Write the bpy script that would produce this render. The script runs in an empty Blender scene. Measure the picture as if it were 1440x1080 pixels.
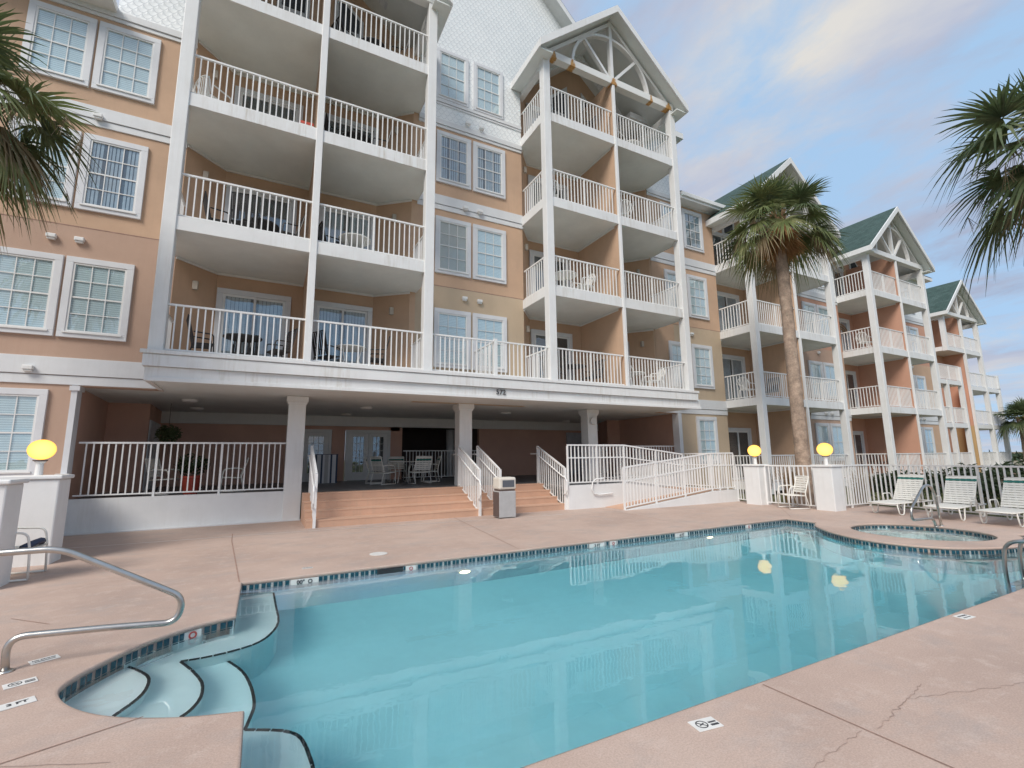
import bpy, math, random
from mathutils import Vector, Matrix
from mathutils.geometry import tessellate_polygon
random.seed(11)
D = bpy.data
SC = bpy.context.scene
COL = SC.collection
PI = math.pi
R = math.radians

# ------------------------------------------------------------------ materials
def newmat(name):
    m = D.materials.new(name); m.use_nodes = True
    nt = m.node_tree; nt.nodes.clear()
    out = nt.nodes.new('ShaderNodeOutputMaterial')
    return m, nt, out
def N(nt, t, **kw):
    n = nt.nodes.new(t)
    for k, v in kw.items():
        if k[0] == '_': setattr(n, k[1:], v)
        else: n.inputs[k.replace('_', ' ')].default_value = v
    return n
def L(nt, a, b): nt.links.new(a, b)
def mathn(nt, op, a, b=None, c=None):
    n = nt.nodes.new('ShaderNodeMath'); n.operation = op
    for i, x in enumerate((a, b, c)):
        if x is None: continue
        if isinstance(x, (int, float)): n.inputs[i].default_value = x
        else: nt.links.new(x, n.inputs[i])
    return n.outputs[0]
def mix(nt, fac, a, b, blend='MIX'):
    n = nt.nodes.new('ShaderNodeMix'); n.data_type = 'RGBA'; n.blend_type = blend
    if isinstance(fac, (int, float)): n.inputs[0].default_value = fac
    else: nt.links.new(fac, n.inputs[0])
    for s, x in ((6, a), (7, b)):
        if isinstance(x, (tuple, list)): n.inputs[s].default_value = (*x[:3], 1)
        else: nt.links.new(x, n.inputs[s])
    return n.outputs[2]
def ramp(nt, fac, stops):
    n = nt.nodes.new('ShaderNodeValToRGB'); nt.links.new(fac, n.inputs[0])
    el = n.color_ramp.elements
    while len(el) < len(stops): el.new(0.5)
    for e, (p, c) in zip(el, stops):
        e.position = p; e.color = (*c, 1) if len(c) == 3 else c
    return n.outputs[0]
def noise(nt, vec, scale, detail=4, rough=.55):
    n = N(nt, 'ShaderNodeTexNoise', Scale=scale, Detail=detail, Roughness=rough)
    nt.links.new(vec, n.inputs['Vector']); return n.outputs['Fac']
def scaled(nt, vec, s):
    n = nt.nodes.new('ShaderNodeMapping'); n.inputs['Scale'].default_value = s
    nt.links.new(vec, n.inputs['Vector']); return n.outputs[0]
def bump(nt, h, strength, dist):
    n = nt.nodes.new('ShaderNodeBump'); n.inputs['Strength'].default_value = strength
    n.inputs['Distance'].default_value = dist; nt.links.new(h, n.inputs['Height']); return n.outputs[0]
def coords(nt, kind='Object'):
    return nt.nodes.new('ShaderNodeTexCoord').outputs[kind]
def gray(x): return (x, x, x)

def surf(name, base, rough=.6, var=.12, vscale=1.2, fine=0, fscale=60, bmp=0, bscale=80, metal=0, dark=None, streak=0, streakcol=(.3, .27, .22), spec=.5):
    """painted / plastered / cast surface: large-scale tone variation, fine speckle, optional run-down streaks"""
    m, nt, out = newmat(name)
    co = coords(nt)
    b = N(nt, 'ShaderNodeBsdfPrincipled', Roughness=rough, Metallic=metal)
    b.inputs['Specular IOR Level'].default_value = spec
    dk = dark or tuple(c * (1 - 2 * var) for c in base)
    lt = tuple(min(1, c * (1 + var)) for c in base)
    n1 = noise(nt, co, vscale, 6, .62)
    col = ramp(nt, n1, [(.3, dk if dark else tuple(c * (1 - var) for c in base)), (.7, lt)])
    if fine:
        n2 = noise(nt, co, fscale, 3, .7)
        col = mix(nt, 1, col, ramp(nt, n2, [(.25, gray(1 - fine)), (.75, gray(1.0))]), 'MULTIPLY')
    if streak:
        n3 = noise(nt, scaled(nt, co, (7, 7, .5)), 1.6, 5, .7)
        n4 = noise(nt, co, .7, 3, .5)
        f = mathn(nt, 'MULTIPLY', ramp(nt, n3, [(.47, gray(0)), (.74, gray(1))]), ramp(nt, n4, [(.4, gray(0)), (.65, gray(streak))]))
        col = mix(nt, f, col, streakcol)
    L(nt, col, b.inputs['Base Color'])
    if bmp:
        L(nt, bump(nt, noise(nt, co, bscale, 4, .6), bmp, .01), b.inputs['Normal'])
    L(nt, b.outputs[0], out.inputs[0])
    return m

M = {}
M['white'] = surf('white_paint', (.74, .74, .73), .5, .04, 2.2, .03, 90, streak=.35, streakcol=(.50, .47, .41))
M['fascia'] = surf('white_fascia', (.74, .74, .73), .5, .05, 1.6, .04, 90, streak=.75, streakcol=(.44, .39, .31))
M['soffit'] = surf('soffit_paint', (.72, .75, .73), .6, .06, 1.4, .03, 60)
M['rail'] = surf('white_railing', (.76, .755, .74), .38, .05, 3.0)
M['trim'] = surf('window_trim', (.66, .67, .69), .5, .05, 2.5, .03, 90)
M['band'] = surf('white_band', (.68, .69, .70), .6, .05, 2.0, .04, 90, streak=.3, streakcol=(.52, .50, .46))
M['stucco'] = surf('peach_stucco', (.58, .39, .265), .85, .11, .6, .10, 130, .5, 220, streak=.5, streakcol=(.44, .30, .21))
M['stucco_tan'] = surf('tan_stucco', (.53, .415, .295), .85, .08, .8, .10, 130, .5, 220, streak=.45, streakcol=(.42, .32, .24))
M['stucco_rose'] = surf('rose_stucco', (.51, .35, .265), .85, .07, .8, .10, 130, .5, 220, streak=.5, streakcol=(.42, .27, .20))
M['stucco_salmon'] = surf('salmon_stucco', (.57, .315, .22), .85, .08, .8, .08, 130, .4, 220)
M['stucco_ochre'] = surf('ochre_stucco', (.50, .34, .17), .85, .08, .8, .08, 130, .4, 220)
M['porchwall'] = surf('porch_stucco', (.62, .385, .30), .85, .08, .9, .10, 120, .5, 200)
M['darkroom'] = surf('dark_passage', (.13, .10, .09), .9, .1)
M['porchfloor'] = surf('porch_floor', (.15, .155, .165), .45, .12, 1.5, .12, 40)
M['step'] = surf('terracotta_steps', (.58, .36, .25), .8, .10, 1.1, .10, 70, .3, 120, streak=.2)
M['deck'] = None
M['black'] = surf('black_metal', (.025, .025, .027), .45, .2)
M['darkwicker'] = surf('dark_sling', (.035, .033, .035), .7, .3, 8)
M['brownwood'] = surf('brown_slats', (.14, .08, .05), .6, .3, 6)
M['plastic'] = surf('white_plastic', (.80, .79, .75), .35, .04, 4)
M['strap'] = surf('cream_straps', (.76, .74, .68), .55, .05, 5)
M['frame'] = surf('cream_frame', (.78, .76, .70), .35, .04, 5)
M['green'] = surf('green_band', (.02, .16, .13), .55, .12, 9)
M['steel'] = surf('brushed_steel', (.52, .50, .47), .30, .10, 12, 0, 60, metal=1)
M['redpot'] = surf('red_pot', (.36, .05, .03), .5, .1, 5)
M['blind'] = None
M['grey_plastic'] = surf('grey_bin_body', (.42, .42, .42), .6, .08, 5, .05, 50)
M['bin_side'] = surf('bin_side_slats', (.12, .085, .075), .6, .1, 5)
M['bin_top'] = surf('bin_hood', (.66, .62, .55), .5, .06, 5)
M['bin_dark'] = surf('bin_opening', (.10, .11, .13), .4, .1, 5)
M['navy'] = surf('navy_stripe', (.03, .05, .10), .6, .1)
M['teal'] = surf('teal_tile', (.015, .075, .105), .18, .45, 40)
M['grout'] = surf('pale_tile', (.80, .87, .87), .3, .15, 14)
M['blacktile'] = surf('black_edge_tile', (.012, .014, .018), .25, .3, 20)
M['plaster'] = surf('pool_plaster', (.80, .89, .89), .7, .06, .5, .03, 8)
M['marker'] = surf('white_marker_tile', (.70, .69, .66), .35, .07, 9)
M['ink'] = surf('black_marker_ink', (.05, .05, .055), .5, .2, 30)
M['ink_red'] = surf('red_marker_ink', (.45, .06, .05), .5, .2, 30)
M['joint'] = surf('deck_joint_filler', (.33, .21, .165), .9, .25, 8)
M['crack'] = surf('deck_crack', (.37, .265, .22), .9, .3, 8)
M['rust'] = surf('rusty_plate', (.48, .24, .08), .8, .3, 10)
M['curtain'] = surf('curtain_cloth', (.45, .46, .50), .8, .15, 5)
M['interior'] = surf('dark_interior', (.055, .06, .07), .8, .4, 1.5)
M['beige'] = surf('beige_shade', (.50, .43, .34), .8, .06, 5)
M['bark'] = surf('palm_bark', (.40, .30, .23), .95, .38, 4.5, .4, 22, 1.0, 20)
M['boots'] = surf('palm_boots', (.33, .20, .11), .95, .3, 6, .3, 30, .8, 26)
M['lampmetal'] = surf('lamp_bracket', (.45, .40, .34), .5, .1, 9)
M['reddish'] = surf('red_cloth', (.6, .10, .07), .7, .1, 5)
M['sand'] = surf('sandy_soil', (.30, .25, .18), .95, .2, .3, .2, 12)

def make_deck():
    m, nt, out = newmat('pink_concrete')
    co = coords(nt)
    b = N(nt, 'ShaderNodeBsdfPrincipled', Roughness=.78)
    big = noise(nt, co, .45, 7, .62)
    col = ramp(nt, big, [(.30, (.43, .315, .26)), (.5, (.525, .385, .315)), (.70, (.59, .45, .375))])
    patch = noise(nt, scaled(nt, co, (1, 1.6, 1)), 1.3, 6, .7)
    col = mix(nt, ramp(nt, patch, [(.50, gray(0)), (.66, gray(.60))]), col, (.42, .35, .315))
    patch2 = noise(nt, co, 5.5, 6, .75)
    col = mix(nt, ramp(nt, patch2, [(.52, gray(0)), (.68, gray(.45))]), col, (.64, .51, .44))
    fine = noise(nt, co, 95, 3, .75)
    col = mix(nt, 1, col, ramp(nt, fine, [(.28, gray(.72)), (.72, gray(1.06))]), 'MULTIPLY')
    spk = N(nt, 'ShaderNodeTexVoronoi', Scale=34.0); L(nt, co, spk.inputs['Vector'])
    msk = noise(nt, co, 1.7, 4, .6)
    wet = noise(nt, scaled(nt, co, (.5, 1.2, 1)), .9, 8, .72)
    col = mix(nt, ramp(nt, wet, [(.58, gray(0)), (.66, gray(.30))]), col, (.34, .27, .235))
    sp = mathn(nt, 'MULTIPLY', ramp(nt, spk.outputs['Distance'], [(.06, gray(1)), (.14, gray(0))]), ramp(nt, msk, [(.5, gray(0)), (.68, gray(.5))]))
    col = mix(nt, sp, col, (.27, .21, .18))
    L(nt, col, b.inputs['Base Color'])
    L(nt, bump(nt, noise(nt, co, 130, 4, .7), .35, .006), b.inputs['Normal'])
    L(nt, b.outputs[0], out.inputs[0]); return m
M['deck'] = make_deck()

def make_blind():
    m, nt, out = newmat('slatted_blind')
    co = coords(nt)
    b = N(nt, 'ShaderNodeBsdfPrincipled', Roughness=.55)
    w = N(nt, 'ShaderNodeTexWave', Scale=6.5, Distortion=0.0); w.wave_type = 'BANDS'; w.bands_direction = 'Z'
    L(nt, co, w.inputs['Vector'])
    col = ramp(nt, w.outputs['Fac'], [(.1, (.55, .58, .60)), (.55, (.78, .80, .80))])
    L(nt, col, b.inputs['Base Color'])
    L(nt, b.outputs[0], out.inputs[0]); return m
M['blind'] = make_blind()

def make_glass(name, tint=(.9, .95, .96), boost=1.0, ior=1.55):
    m, nt, out = newmat(name)
    tr = N(nt, 'ShaderNodeBsdfTransparent'); tr.inputs[0].default_value = (*tint, 1)
    gl = N(nt, 'ShaderNodeBsdfGlossy', Roughness=.02); gl.inputs[0].default_value = (.95, .97, 1, 1)
    lw = N(nt, 'ShaderNodeLayerWeight', Blend=.5)
    co = coords(nt)
    L(nt, bump(nt, noise(nt, co, 2.2, 2, .5), .25, .02), gl.inputs['Normal'])
    f0 = .045 * boost
    f = mathn(nt, 'ADD', f0, mathn(nt, 'MULTIPLY', mathn(nt, 'POWER', lw.outputs['Facing'], 4.0), 1 - f0))
    mx = N(nt, 'ShaderNodeMixShader'); L(nt, f, mx.inputs[0]); L(nt, tr.outputs[0], mx.inputs[1]); L(nt, gl.outputs[0], mx.inputs[2])
    L(nt, mx.outputs[0], out.inputs[0]); return m
M['glass'] = make_glass('window_glass', (.92, .97, .98), 2.2)
M['tableglass'] = make_glass('table_glass', (.80, .88, .86), 1.0)

def make_scallop():
    m, nt, out = newmat('white_scallop_shingle')
    co = coords(nt)
    sep = N(nt, 'ShaderNodeSeparateXYZ'); L(nt, co, sep.inputs[0])
    x, z = sep.outputs[0], sep.outputs[2]
    zr = mathn(nt, 'DIVIDE', z, .135)
    row = mathn(nt, 'FLOOR', zr); t = mathn(nt, 'FRACT', zr)
    xs = mathn(nt, 'ADD', mathn(nt, 'DIVIDE', x, .20), mathn(nt, 'MULTIPLY', row, .5))
    u = mathn(nt, 'SUBTRACT', mathn(nt, 'FRACT', xs), .5)
    c = mathn(nt, 'MULTIPLY', mathn(nt, 'MULTIPLY', u, u), 3.0)
    d = mathn(nt, 'SUBTRACT', t, c)
    line = mathn(nt, 'LESS_THAN', mathn(nt, 'ABSOLUTE', mathn(nt, 'SUBTRACT', d, .05)), .10)
    h = mathn(nt, 'SUBTRACT', 1.0, mathn(nt, 'FRACT', mathn(nt, 'ADD', d, 1.0)))
    b = N(nt, 'ShaderNodeBsdfPrincipled', Roughness=.6)
    base = ramp(nt, noise(nt, co, 1.4, 5, .6), [(.3, (.72, .75, .76)), (.7, (.80, .82, .82))])
    L(nt, mix(nt, mathn(nt, 'MULTIPLY', line, .42), base, (.36, .39, .43)), b.inputs['Base Color'])
    L(nt, bump(nt, h, .5, .02), b.inputs['Normal'])
    L(nt, b.outputs[0], out.inputs[0]); return m
M['scallop'] = make_scallop()

def make_roof():
    m, nt, out = newmat('green_roof_shingle')
    co = coords(nt)
    b = N(nt, 'ShaderNodeBsdfPrincipled', Roughness=.9)
    br = N(nt, 'ShaderNodeTexBrick', Scale=1.0); br.inputs['Brick Width'].default_value = .32; br.inputs['Row Height'].default_value = .16
    br.inputs['Mortar Size'].default_value = .012
    br.inputs['Color1'].default_value = (.035, .07, .06, 1); br.inputs['Color2'].default_value = (.055, .095, .085, 1); br.inputs['Mortar'].default_value = (.03, .055, .05, 1)
    sep = N(nt, 'ShaderNodeSeparateXYZ'); L(nt, co, sep.inputs[0])
    cb = N(nt, 'ShaderNodeCombineXYZ'); L(nt, sep.outputs[1], cb.inputs[0]); L(nt, sep.outputs[2], cb.inputs[1]); L(nt, cb.outputs[0], br.inputs['Vector'])
    n = noise(nt, co, 3, 6, .7)
    col = mix(nt, 1, br.outputs['Color'], ramp(nt, n, [(.3, gray(.75)), (.7, gray(1.25))]), 'MULTIPLY')
    L(nt, col, b.inputs['Base Color']); L(nt, bump(nt, noise(nt, co, 60, 3, .7), .5, .02), b.inputs['Normal'])
    L(nt, b.outputs[0], out.inputs[0]); return m
M['roof'] = make_roof()

def make_leaf(name, a, b_, c):
    m, nt, out = newmat(name)
    co = coords(nt)
    b = N(nt, 'ShaderNodeBsdfPrincipled', Roughness=.5)
    L(nt, ramp(nt, noise(nt, co, 2.5, 5, .7), [(.3, a), (.5, b_), (.72, c)]), b.inputs['Base Color'])
    tr = N(nt, 'ShaderNodeBsdfTranslucent'); tr.inputs[0].default_value = (*[x * 1.5 for x in b_], 1)
    mx = N(nt, 'ShaderNodeMixShader'); mx.inputs[0].default_value = .25
    L(nt, b.outputs[0], mx.inputs[1]); L(nt, tr.outputs[0], mx.inputs[2]); L(nt, mx.outputs[0], out.inputs[0]); return m
M['frond'] = make_leaf('palm_green', (.07, .10, .03), (.15, .18, .065), (.30, .29, .13))
M['frond_dark'] = make_leaf('palm_dark_green', (.035, .06, .025), (.08, .11, .045), (.17, .18, .08))
M['frond_dry'] = make_leaf('palm_dry', (.12, .085, .045), (.24, .18, .10), (.36, .29, .19))
M['frond_brown'] = make_leaf('palm_brown', (.20, .10, .04), (.38, .21, .09), (.52, .33, .17))
M['shrub'] = make_leaf('shrub_leaf', (.012, .022, .008), (.03, .05, .018), (.07, .09, .03))
M['drygrass'] = make_leaf('dry_grass_leaf', (.16, .09, .04), (.30, .19, .09), (.42, .30, .16))

def make_lawn():
    m, nt, out = newmat('lawn')
    co = coords(nt)
    b = N(nt, 'ShaderNodeBsdfPrincipled', Roughness=.95)
    col = ramp(nt, noise(nt, co, .35, 8, .7), [(.32, (.055, .075, .02)), (.5, (.11, .115, .035)), (.7, (.20, .165, .075))])
    far = N(nt, 'ShaderNodeSeparateXYZ'); L(nt, co, far.inputs[0])
    f = mathn(nt, 'GREATER_THAN', far.outputs[0], 62)
    col = mix(nt, f, col, ramp(nt, noise(nt, co, .05, 6, .7), [(.35, (.16, .13, .08)), (.65, (.30, .26, .18))]))
    L(nt, col, b.inputs['Base Color']); L(nt, bump(nt, noise(nt, co, 30, 4, .8), 1, .05), b.inputs['Normal'])
    L(nt, b.outputs[0], out.inputs[0]); return m
M['lawn'] = make_lawn()

def make_emit(name, col, s, core=None):
    m, nt, out = newmat(name)
    e = N(nt, 'ShaderNodeEmission', Strength=s)
    lw = N(nt, 'ShaderNodeLayerWeight', Blend=.35)
    L(nt, mix(nt, lw.outputs['Facing'], core or col, col), e.inputs[0])
    L(nt, e.outputs[0], out.inputs[0]); return m
M['globe'] = make_emit('lit_globe', (.80, .30, .035), 1.0, (1.0, .66, .17))
M['poollight'] = make_emit('lit_pool_lamp', (1.0, .8, .45), 3.0)

def make_water(name, tint, absorb, bmpstr):
    m, nt, out = newmat(name)
    g = N(nt, 'ShaderNodeBsdfGlass', IOR=1.33, Roughness=0.0)
    g.inputs[0].default_value = (1, 1, 1, 1)
    co = coords(nt)
    h = noise(nt, scaled(nt, co, (1, 1.5, 1)), 1.6, 3, .5)
    h2 = noise(nt, co, 7, 2, .5)
    hh = mathn(nt, 'ADD', h, mathn(nt, 'MULTIPLY', h2, .25))
    L(nt, bump(nt, hh, bmpstr, .02), g.inputs['Normal'])
    L(nt, g.outputs[0], out.inputs['Surface'])
    v = N(nt, 'ShaderNodeVolumeAbsorption', Density=absorb); v.inputs[0].default_value = (*tint, 1)
    L(nt, v.outputs[0], out.inputs['Volume']); return m
M['water'] = make_water('pool_water', (.06, .80, .90), .37, .085)
M['spawater'] = make_water('spa_water', (.3, .75, .8), .4, .35)

def make_rusty():
    m, nt, out = newmat('white_paint_rust_stained')
    co = coords(nt); sep = N(nt, 'ShaderNodeSeparateXYZ'); L(nt, co, sep.inputs[0]); x, z = sep.outputs[0], sep.outputs[2]
    d = None
    for c, w in ((10.285, .20), (8.5, .15), (12.07, .11), (7.75, .13), (12.95, .22)):
        q = mathn(nt, 'DIVIDE', mathn(nt, 'ABSOLUTE', mathn(nt, 'SUBTRACT', x, c)), w)
        d = q if d is None else mathn(nt, 'MINIMUM', d, q)
    n = noise(nt, scaled(nt, co, (9, 9, 5)), 1.5, 6, .7)
    low = mathn(nt, 'MULTIPLY', mathn(nt, 'SUBTRACT', z, 14.66), 2.2)
    v = mathn(nt, 'ADD', mathn(nt, 'ADD', d, low), mathn(nt, 'MULTIPLY', n, 1.3))
    f = ramp(nt, mathn(nt, 'MULTIPLY', v, .4), [(.50, gray(1)), (.62, gray(0))])
    b = N(nt, 'ShaderNodeBsdfPrincipled', Roughness=.65)
    L(nt, mix(nt, f, (.72, .72, .70), ramp(nt, noise(nt, co, 14, 5, .7), [(.3, (.30, .13, .03)), (.7, (.62, .36, .12))])), b.inputs['Base Color'])
    L(nt, b.outputs[0], out.inputs[0]); return m
M['rusty'] = make_rusty()

# ------------------------------------------------------------------ mesh builder
def wloc(o):
    v = Vector((0, 0, 0))
    while o is not None: v += o.location; o = o.parent
    return v
class MB:
    def __init__(s): s.v = []; s.f = []; s.m = []; s.mi = 0
    def face(s, pts):
        n = len(s.v); s.v += [tuple(p) for p in pts]; s.f.append(tuple(range(n, n + len(pts)))); s.m.append(s.mi); return s
    def box(s, x0, y0, z0, x1, y1, z1):
        if x1 < x0: x0, x1 = x1, x0
        if y1 < y0: y0, y1 = y1, y0
        if z1 < z0: z0, z1 = z1, z0
        n = len(s.v)
        s.v += [(x0, y0, z0), (x1, y0, z0), (x1, y1, z0), (x0, y1, z0), (x0, y0, z1), (x1, y0, z1), (x1, y1, z1), (x0, y1, z1)]
        for q in ((0, 3, 2, 1), (4, 5, 6, 7), (0, 1, 5, 4), (1, 2, 6, 5), (2, 3, 7, 6), (3, 0, 4, 7)):
            s.f.append(tuple(n + i for i in q)); s.m.append(s.mi)
        return s
    def beam(s, p, q, w, h, up=(0, 0, 1)):
        p, q = Vector(p), Vector(q); d = (q - p).normalized(); u = Vector(up)
        if abs(d.dot(u)) > .98: u = Vector((0, 1, 0))
        sd = d.cross(u).normalized(); u = sd.cross(d).normalized()
        n = len(s.v)
        for c in (p, q):
            for a, b in ((-1, -1), (1, -1), (1, 1), (-1, 1)): s.v.append(tuple(c + sd * (a * w / 2) + u * (b * h / 2)))
        for f in ((0, 3, 2, 1), (4, 5, 6, 7), (0, 1, 5, 4), (1, 2, 6, 5), (2, 3, 7, 6), (3, 0, 4, 7)):
            s.f.append(tuple(n + i for i in f)); s.m.append(s.mi)
        return s
    def tube(s, pts, r, n=10, caps=True):
        pts = [Vector(p) for p in pts]; k0 = len(s.v); prev = None
        for i, p in enumerate(pts):
            a = pts[max(0, i - 1)]; b = pts[min(len(pts) - 1, i + 1)]
            d = (b - a).normalized()
            if prev is None:
                u = Vector((0, 0, 1)) if abs(d.z) < .9 else Vector((1, 0, 0))
            else: u = prev
            sd = d.cross(u)
            if sd.length < 1e-5: sd = d.cross(Vector((1, 0, 0)))
            sd.normalize(); u = sd.cross(d).normalized(); prev = u
            rr = r[i] if isinstance(r, (list, tuple)) else r
            for k in range(n):
                t = 2 * PI * k / n; s.v.append(tuple(p + sd * (math.cos(t) * rr) + u * (math.sin(t) * rr)))
        for i in range(len(pts) - 1):
            for k in range(n):
                a = k0 + i * n + k; b = k0 + i * n + (k + 1) % n
                s.f.append((a, b, b + n, a + n)); s.m.append(s.mi)
        if caps:
            s.f.append(tuple(k0 + k for k in range(n))[::-1]); s.m.append(s.mi)
            e = k0 + (len(pts) - 1) * n; s.f.append(tuple(e + k for k in range(n))); s.m.append(s.mi)
        return s
    def lathe(s, prof, c, n=24):
        k0 = len(s.v)
        for (r, z) in prof:
            for k in range(n):
                t = 2 * PI * k / n; s.v.append((c[0] + r * math.cos(t), c[1] + r * math.sin(t), c[2] + z))
        for i in range(len(prof) - 1):
            for k in range(n):
                a = k0 + i * n + k; b = k0 + i * n + (k + 1) % n
                s.f.append((a, b, b + n, a + n)); s.m.append(s.mi)
        s.f.append(tuple(k0 + k for k in range(n))[::-1]); s.m.append(s.mi)
        e = k0 + (len(prof) - 1) * n; s.f.append(tuple(e + k for k in range(n))); s.m.append(s.mi)
        return s
    def prism(s, poly, z0, z1, holes=(), top=True, bottom=True, sides=True, zf=None):
        loops = [[Vector((x, y, 0)) for x, y in poly]] + [[Vector((x, y, 0)) for x, y in h] for h in holes]
        flat = [p for l in loops for p in l]
        tris = tessellate_polygon(loops)
        k0 = len(s.v)
        for p in flat: s.v.append((p.x, p.y, z1 if zf is None else zf(p.x, p.y)))
        k1 = len(s.v)
        if bottom or sides:
            for p in flat: s.v.append((p.x, p.y, z0))
        for t in tris:
            a, b, c = [flat[i] for i in t]
            cr = (b - a).cross(c - a).z
            t = t if cr > 0 else (t[0], t[2], t[1])
            if top: s.f.append(tuple(k0 + i for i in t)); s.m.append(s.mi)
            if bottom: s.f.append(tuple(k1 + i for i in t)[::-1]); s.m.append(s.mi)
        if sides:
            o = 0
            for li, l in enumerate(loops):
                n = len(l)
                for i in range(n):
                    j = (i + 1) % n
                    s.f.append((k1 + o + i, k1 + o + j, k0 + o + j, k0 + o + i)); s.m.append(s.mi)
                o += n
        return s
    def vprism(s, poly, y0, y1):
        """polygon in the x-z plane extruded along y"""
        n = len(poly)
        tris = tessellate_polygon([[Vector((x, z, 0)) for x, z in poly]])
        k0 = len(s.v)
        s.v += [(x, y0, z) for x, z in poly]; s.v += [(x, y1, z) for x, z in poly]
        for t in tris:
            s.f.append(tuple(k0 + i for i in t)); s.m.append(s.mi)
            s.f.append(tuple(k0 + n + i for i in t)[::-1]); s.m.append(s.mi)
        for i in range(n):
            j = (i + 1) % n
            s.f.append((k0 + i, k0 + j, k0 + n + j, k0 + n + i)); s.m.append(s.mi)
        return s
    def build(s, name, mats, parent=None, smooth=False, bevel=0, fix=True):
        me = D.meshes.new(name)
        off = wloc(parent) if parent is not None else Vector((0, 0, 0))
        me.from_pydata([(a - off.x, b - off.y, c - off.z) for a, b, c in s.v], [], s.f)
        if not isinstance(mats, (list, tuple)): mats = [mats]
        for mt in mats: me.materials.append(mt)
        if len(mats) > 1: me.polygons.foreach_set('material_index', s.m)
        if smooth: me.polygons.foreach_set('use_smooth', [True] * len(s.f))
        me.update()
        if fix and len(s.f) < 60000:
            import bmesh
            bm = bmesh.new(); bm.from_mesh(me); bmesh.ops.recalc_face_normals(bm, faces=bm.faces); bm.to_mesh(me); bm.free()
        o = D.objects.new(name, me); COL.objects.link(o)
        if parent is not None: o.parent = parent
        if bevel:
            b = o.modifiers.new('bevel', 'BEVEL'); b.width = bevel; b.segments = 2; b.limit_method = 'ANGLE'; b.angle_limit = R(40)
        return o
def tag(o, label=None, cat=None, group=None, kind=None):
    if label: o['label'] = label
    if cat: o['category'] = cat
    if group: o['group'] = group
    if kind: o['kind'] = kind
    return o
def thing(name, label, cat, loc=(0, 0, 0), rz=0, group=None):
    o = D.objects.new(name, None); COL.objects.link(o); o.location = loc; o.rotation_euler = (0, 0, rz); o.empty_display_size = .2
    return tag(o, label, cat, group)
def children(o): return [c for c in D.objects if c.parent == o]
def dup(o, loc, rz, label, group=None):
    r = o.copy(); COL.objects.link(r); r.location = loc; r.rotation_euler = (0, 0, rz); r['label'] = label
    if group: r['group'] = group
    for c in children(o):
        k = c.copy(); COL.objects.link(k); k.parent = r
        for g in children(c):
            h = g.copy(); COL.objects.link(h); h.parent = k
    return r
def text_mesh(body, size, mat, parent, name, origin, xdir, ydir, depth=.003, bold=0):
    cu = D.curves.new('tmp_text', 'FONT'); cu.body = body; cu.size = size; cu.extrude = depth; cu.offset = bold
    cu.align_x = 'CENTER'; cu.align_y = 'CENTER'
    o = D.objects.new('tmp_text', cu); COL.objects.link(o)
    bpy.context.view_layer.update()
    me = D.meshes.new_from_object(o.evaluated_get(bpy.context.evaluated_depsgraph_get()))
    D.objects.remove(o)
    xd, yd = Vector(xdir).normalized(), Vector(ydir).normalized(); zd = xd.cross(yd)
    off = wloc(parent) if parent is not None else Vector((0, 0, 0))
    for v in me.vertices:
        p = Vector(origin) + xd * v.co.x + yd * v.co.y + zd * v.co.z - off; v.co = p
    me.materials.clear(); me.materials.append(mat); me.name = name
    ob = D.objects.new(name, me); COL.objects.link(ob)
    if parent is not None: ob.parent = parent
    return ob

# ------------------------------------------------------------------ railings
def rail_mb(mb, p0, p1, h=1.03, gap=.07, sp=.132, bw=.026, posts=1, ends=False, topw=.05, mid=None, first=True):
    """picket railing between two base points (z may differ)"""
    p0, p1 = Vector(p0), Vector(p1); d = p1 - p0; Lh = Vector((d.x, d.y, 0)).length
    dn = Vector((d.x, d.y, 0)).normalized()
    mb.beam(p0 + Vector((0, 0, h)), p1 + Vector((0, 0, h)), topw, .04)
    mb.beam(p0 + Vector((0, 0, gap)), p1 + Vector((0, 0, gap)), .03, .03)
    if mid: mb.beam(p0 + Vector((0, 0, mid)), p1 + Vector((0, 0, mid)), .03, .035)
    n = max(2, int(round(Lh / sp)))
    ps = set()
    for k in range(1, posts + 1): ps.add(int(round(n * k / (posts + 1))))
    if ends: ps |= {0, n}
    for i in range(0 if ends and first else 1, n + 1 if ends else n):
        c = p0 + d * (i / n)
        if i in ps: mb.beam(c + Vector((0, 0, -.0)), c + Vector((0, 0, h - .02)), .045, .045, up=dn)
        else: mb.beam(c + Vector((0, 0, gap + .01)), c + Vector((0, 0, h - .015)), bw, bw, up=dn)
    return mb

# ------------------------------------------------------------------ the building
Z1, Z2, Z3, Z4 = 3.71, 6.67, 9.62, 12.60
W = 1.6
B = thing('apartment_building', 'long peach stucco apartment building with white balconies, gabled bays and a covered porch', 'building', (0, W, 0))

def wall_seg(x0, x1, z0, z1, mat, y=W, th=.25, holes=None):
    MB().box(x0, y, z0, x1, y + th, z1).build('wall', mat, B)

def frame_rect(mb, x0, x1, z0, z1, w, ya, yb):
    mb.box(x0, ya, z0, x1, yb, z0 + w); mb.box(x0, ya, z1 - w, x1, yb, z1)
    mb.box(x0, ya, z0 + w, x0 + w, yb, z1 - w); mb.box(x1 - w, ya, z0 + w, x1, yb, z1 - w)

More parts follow.
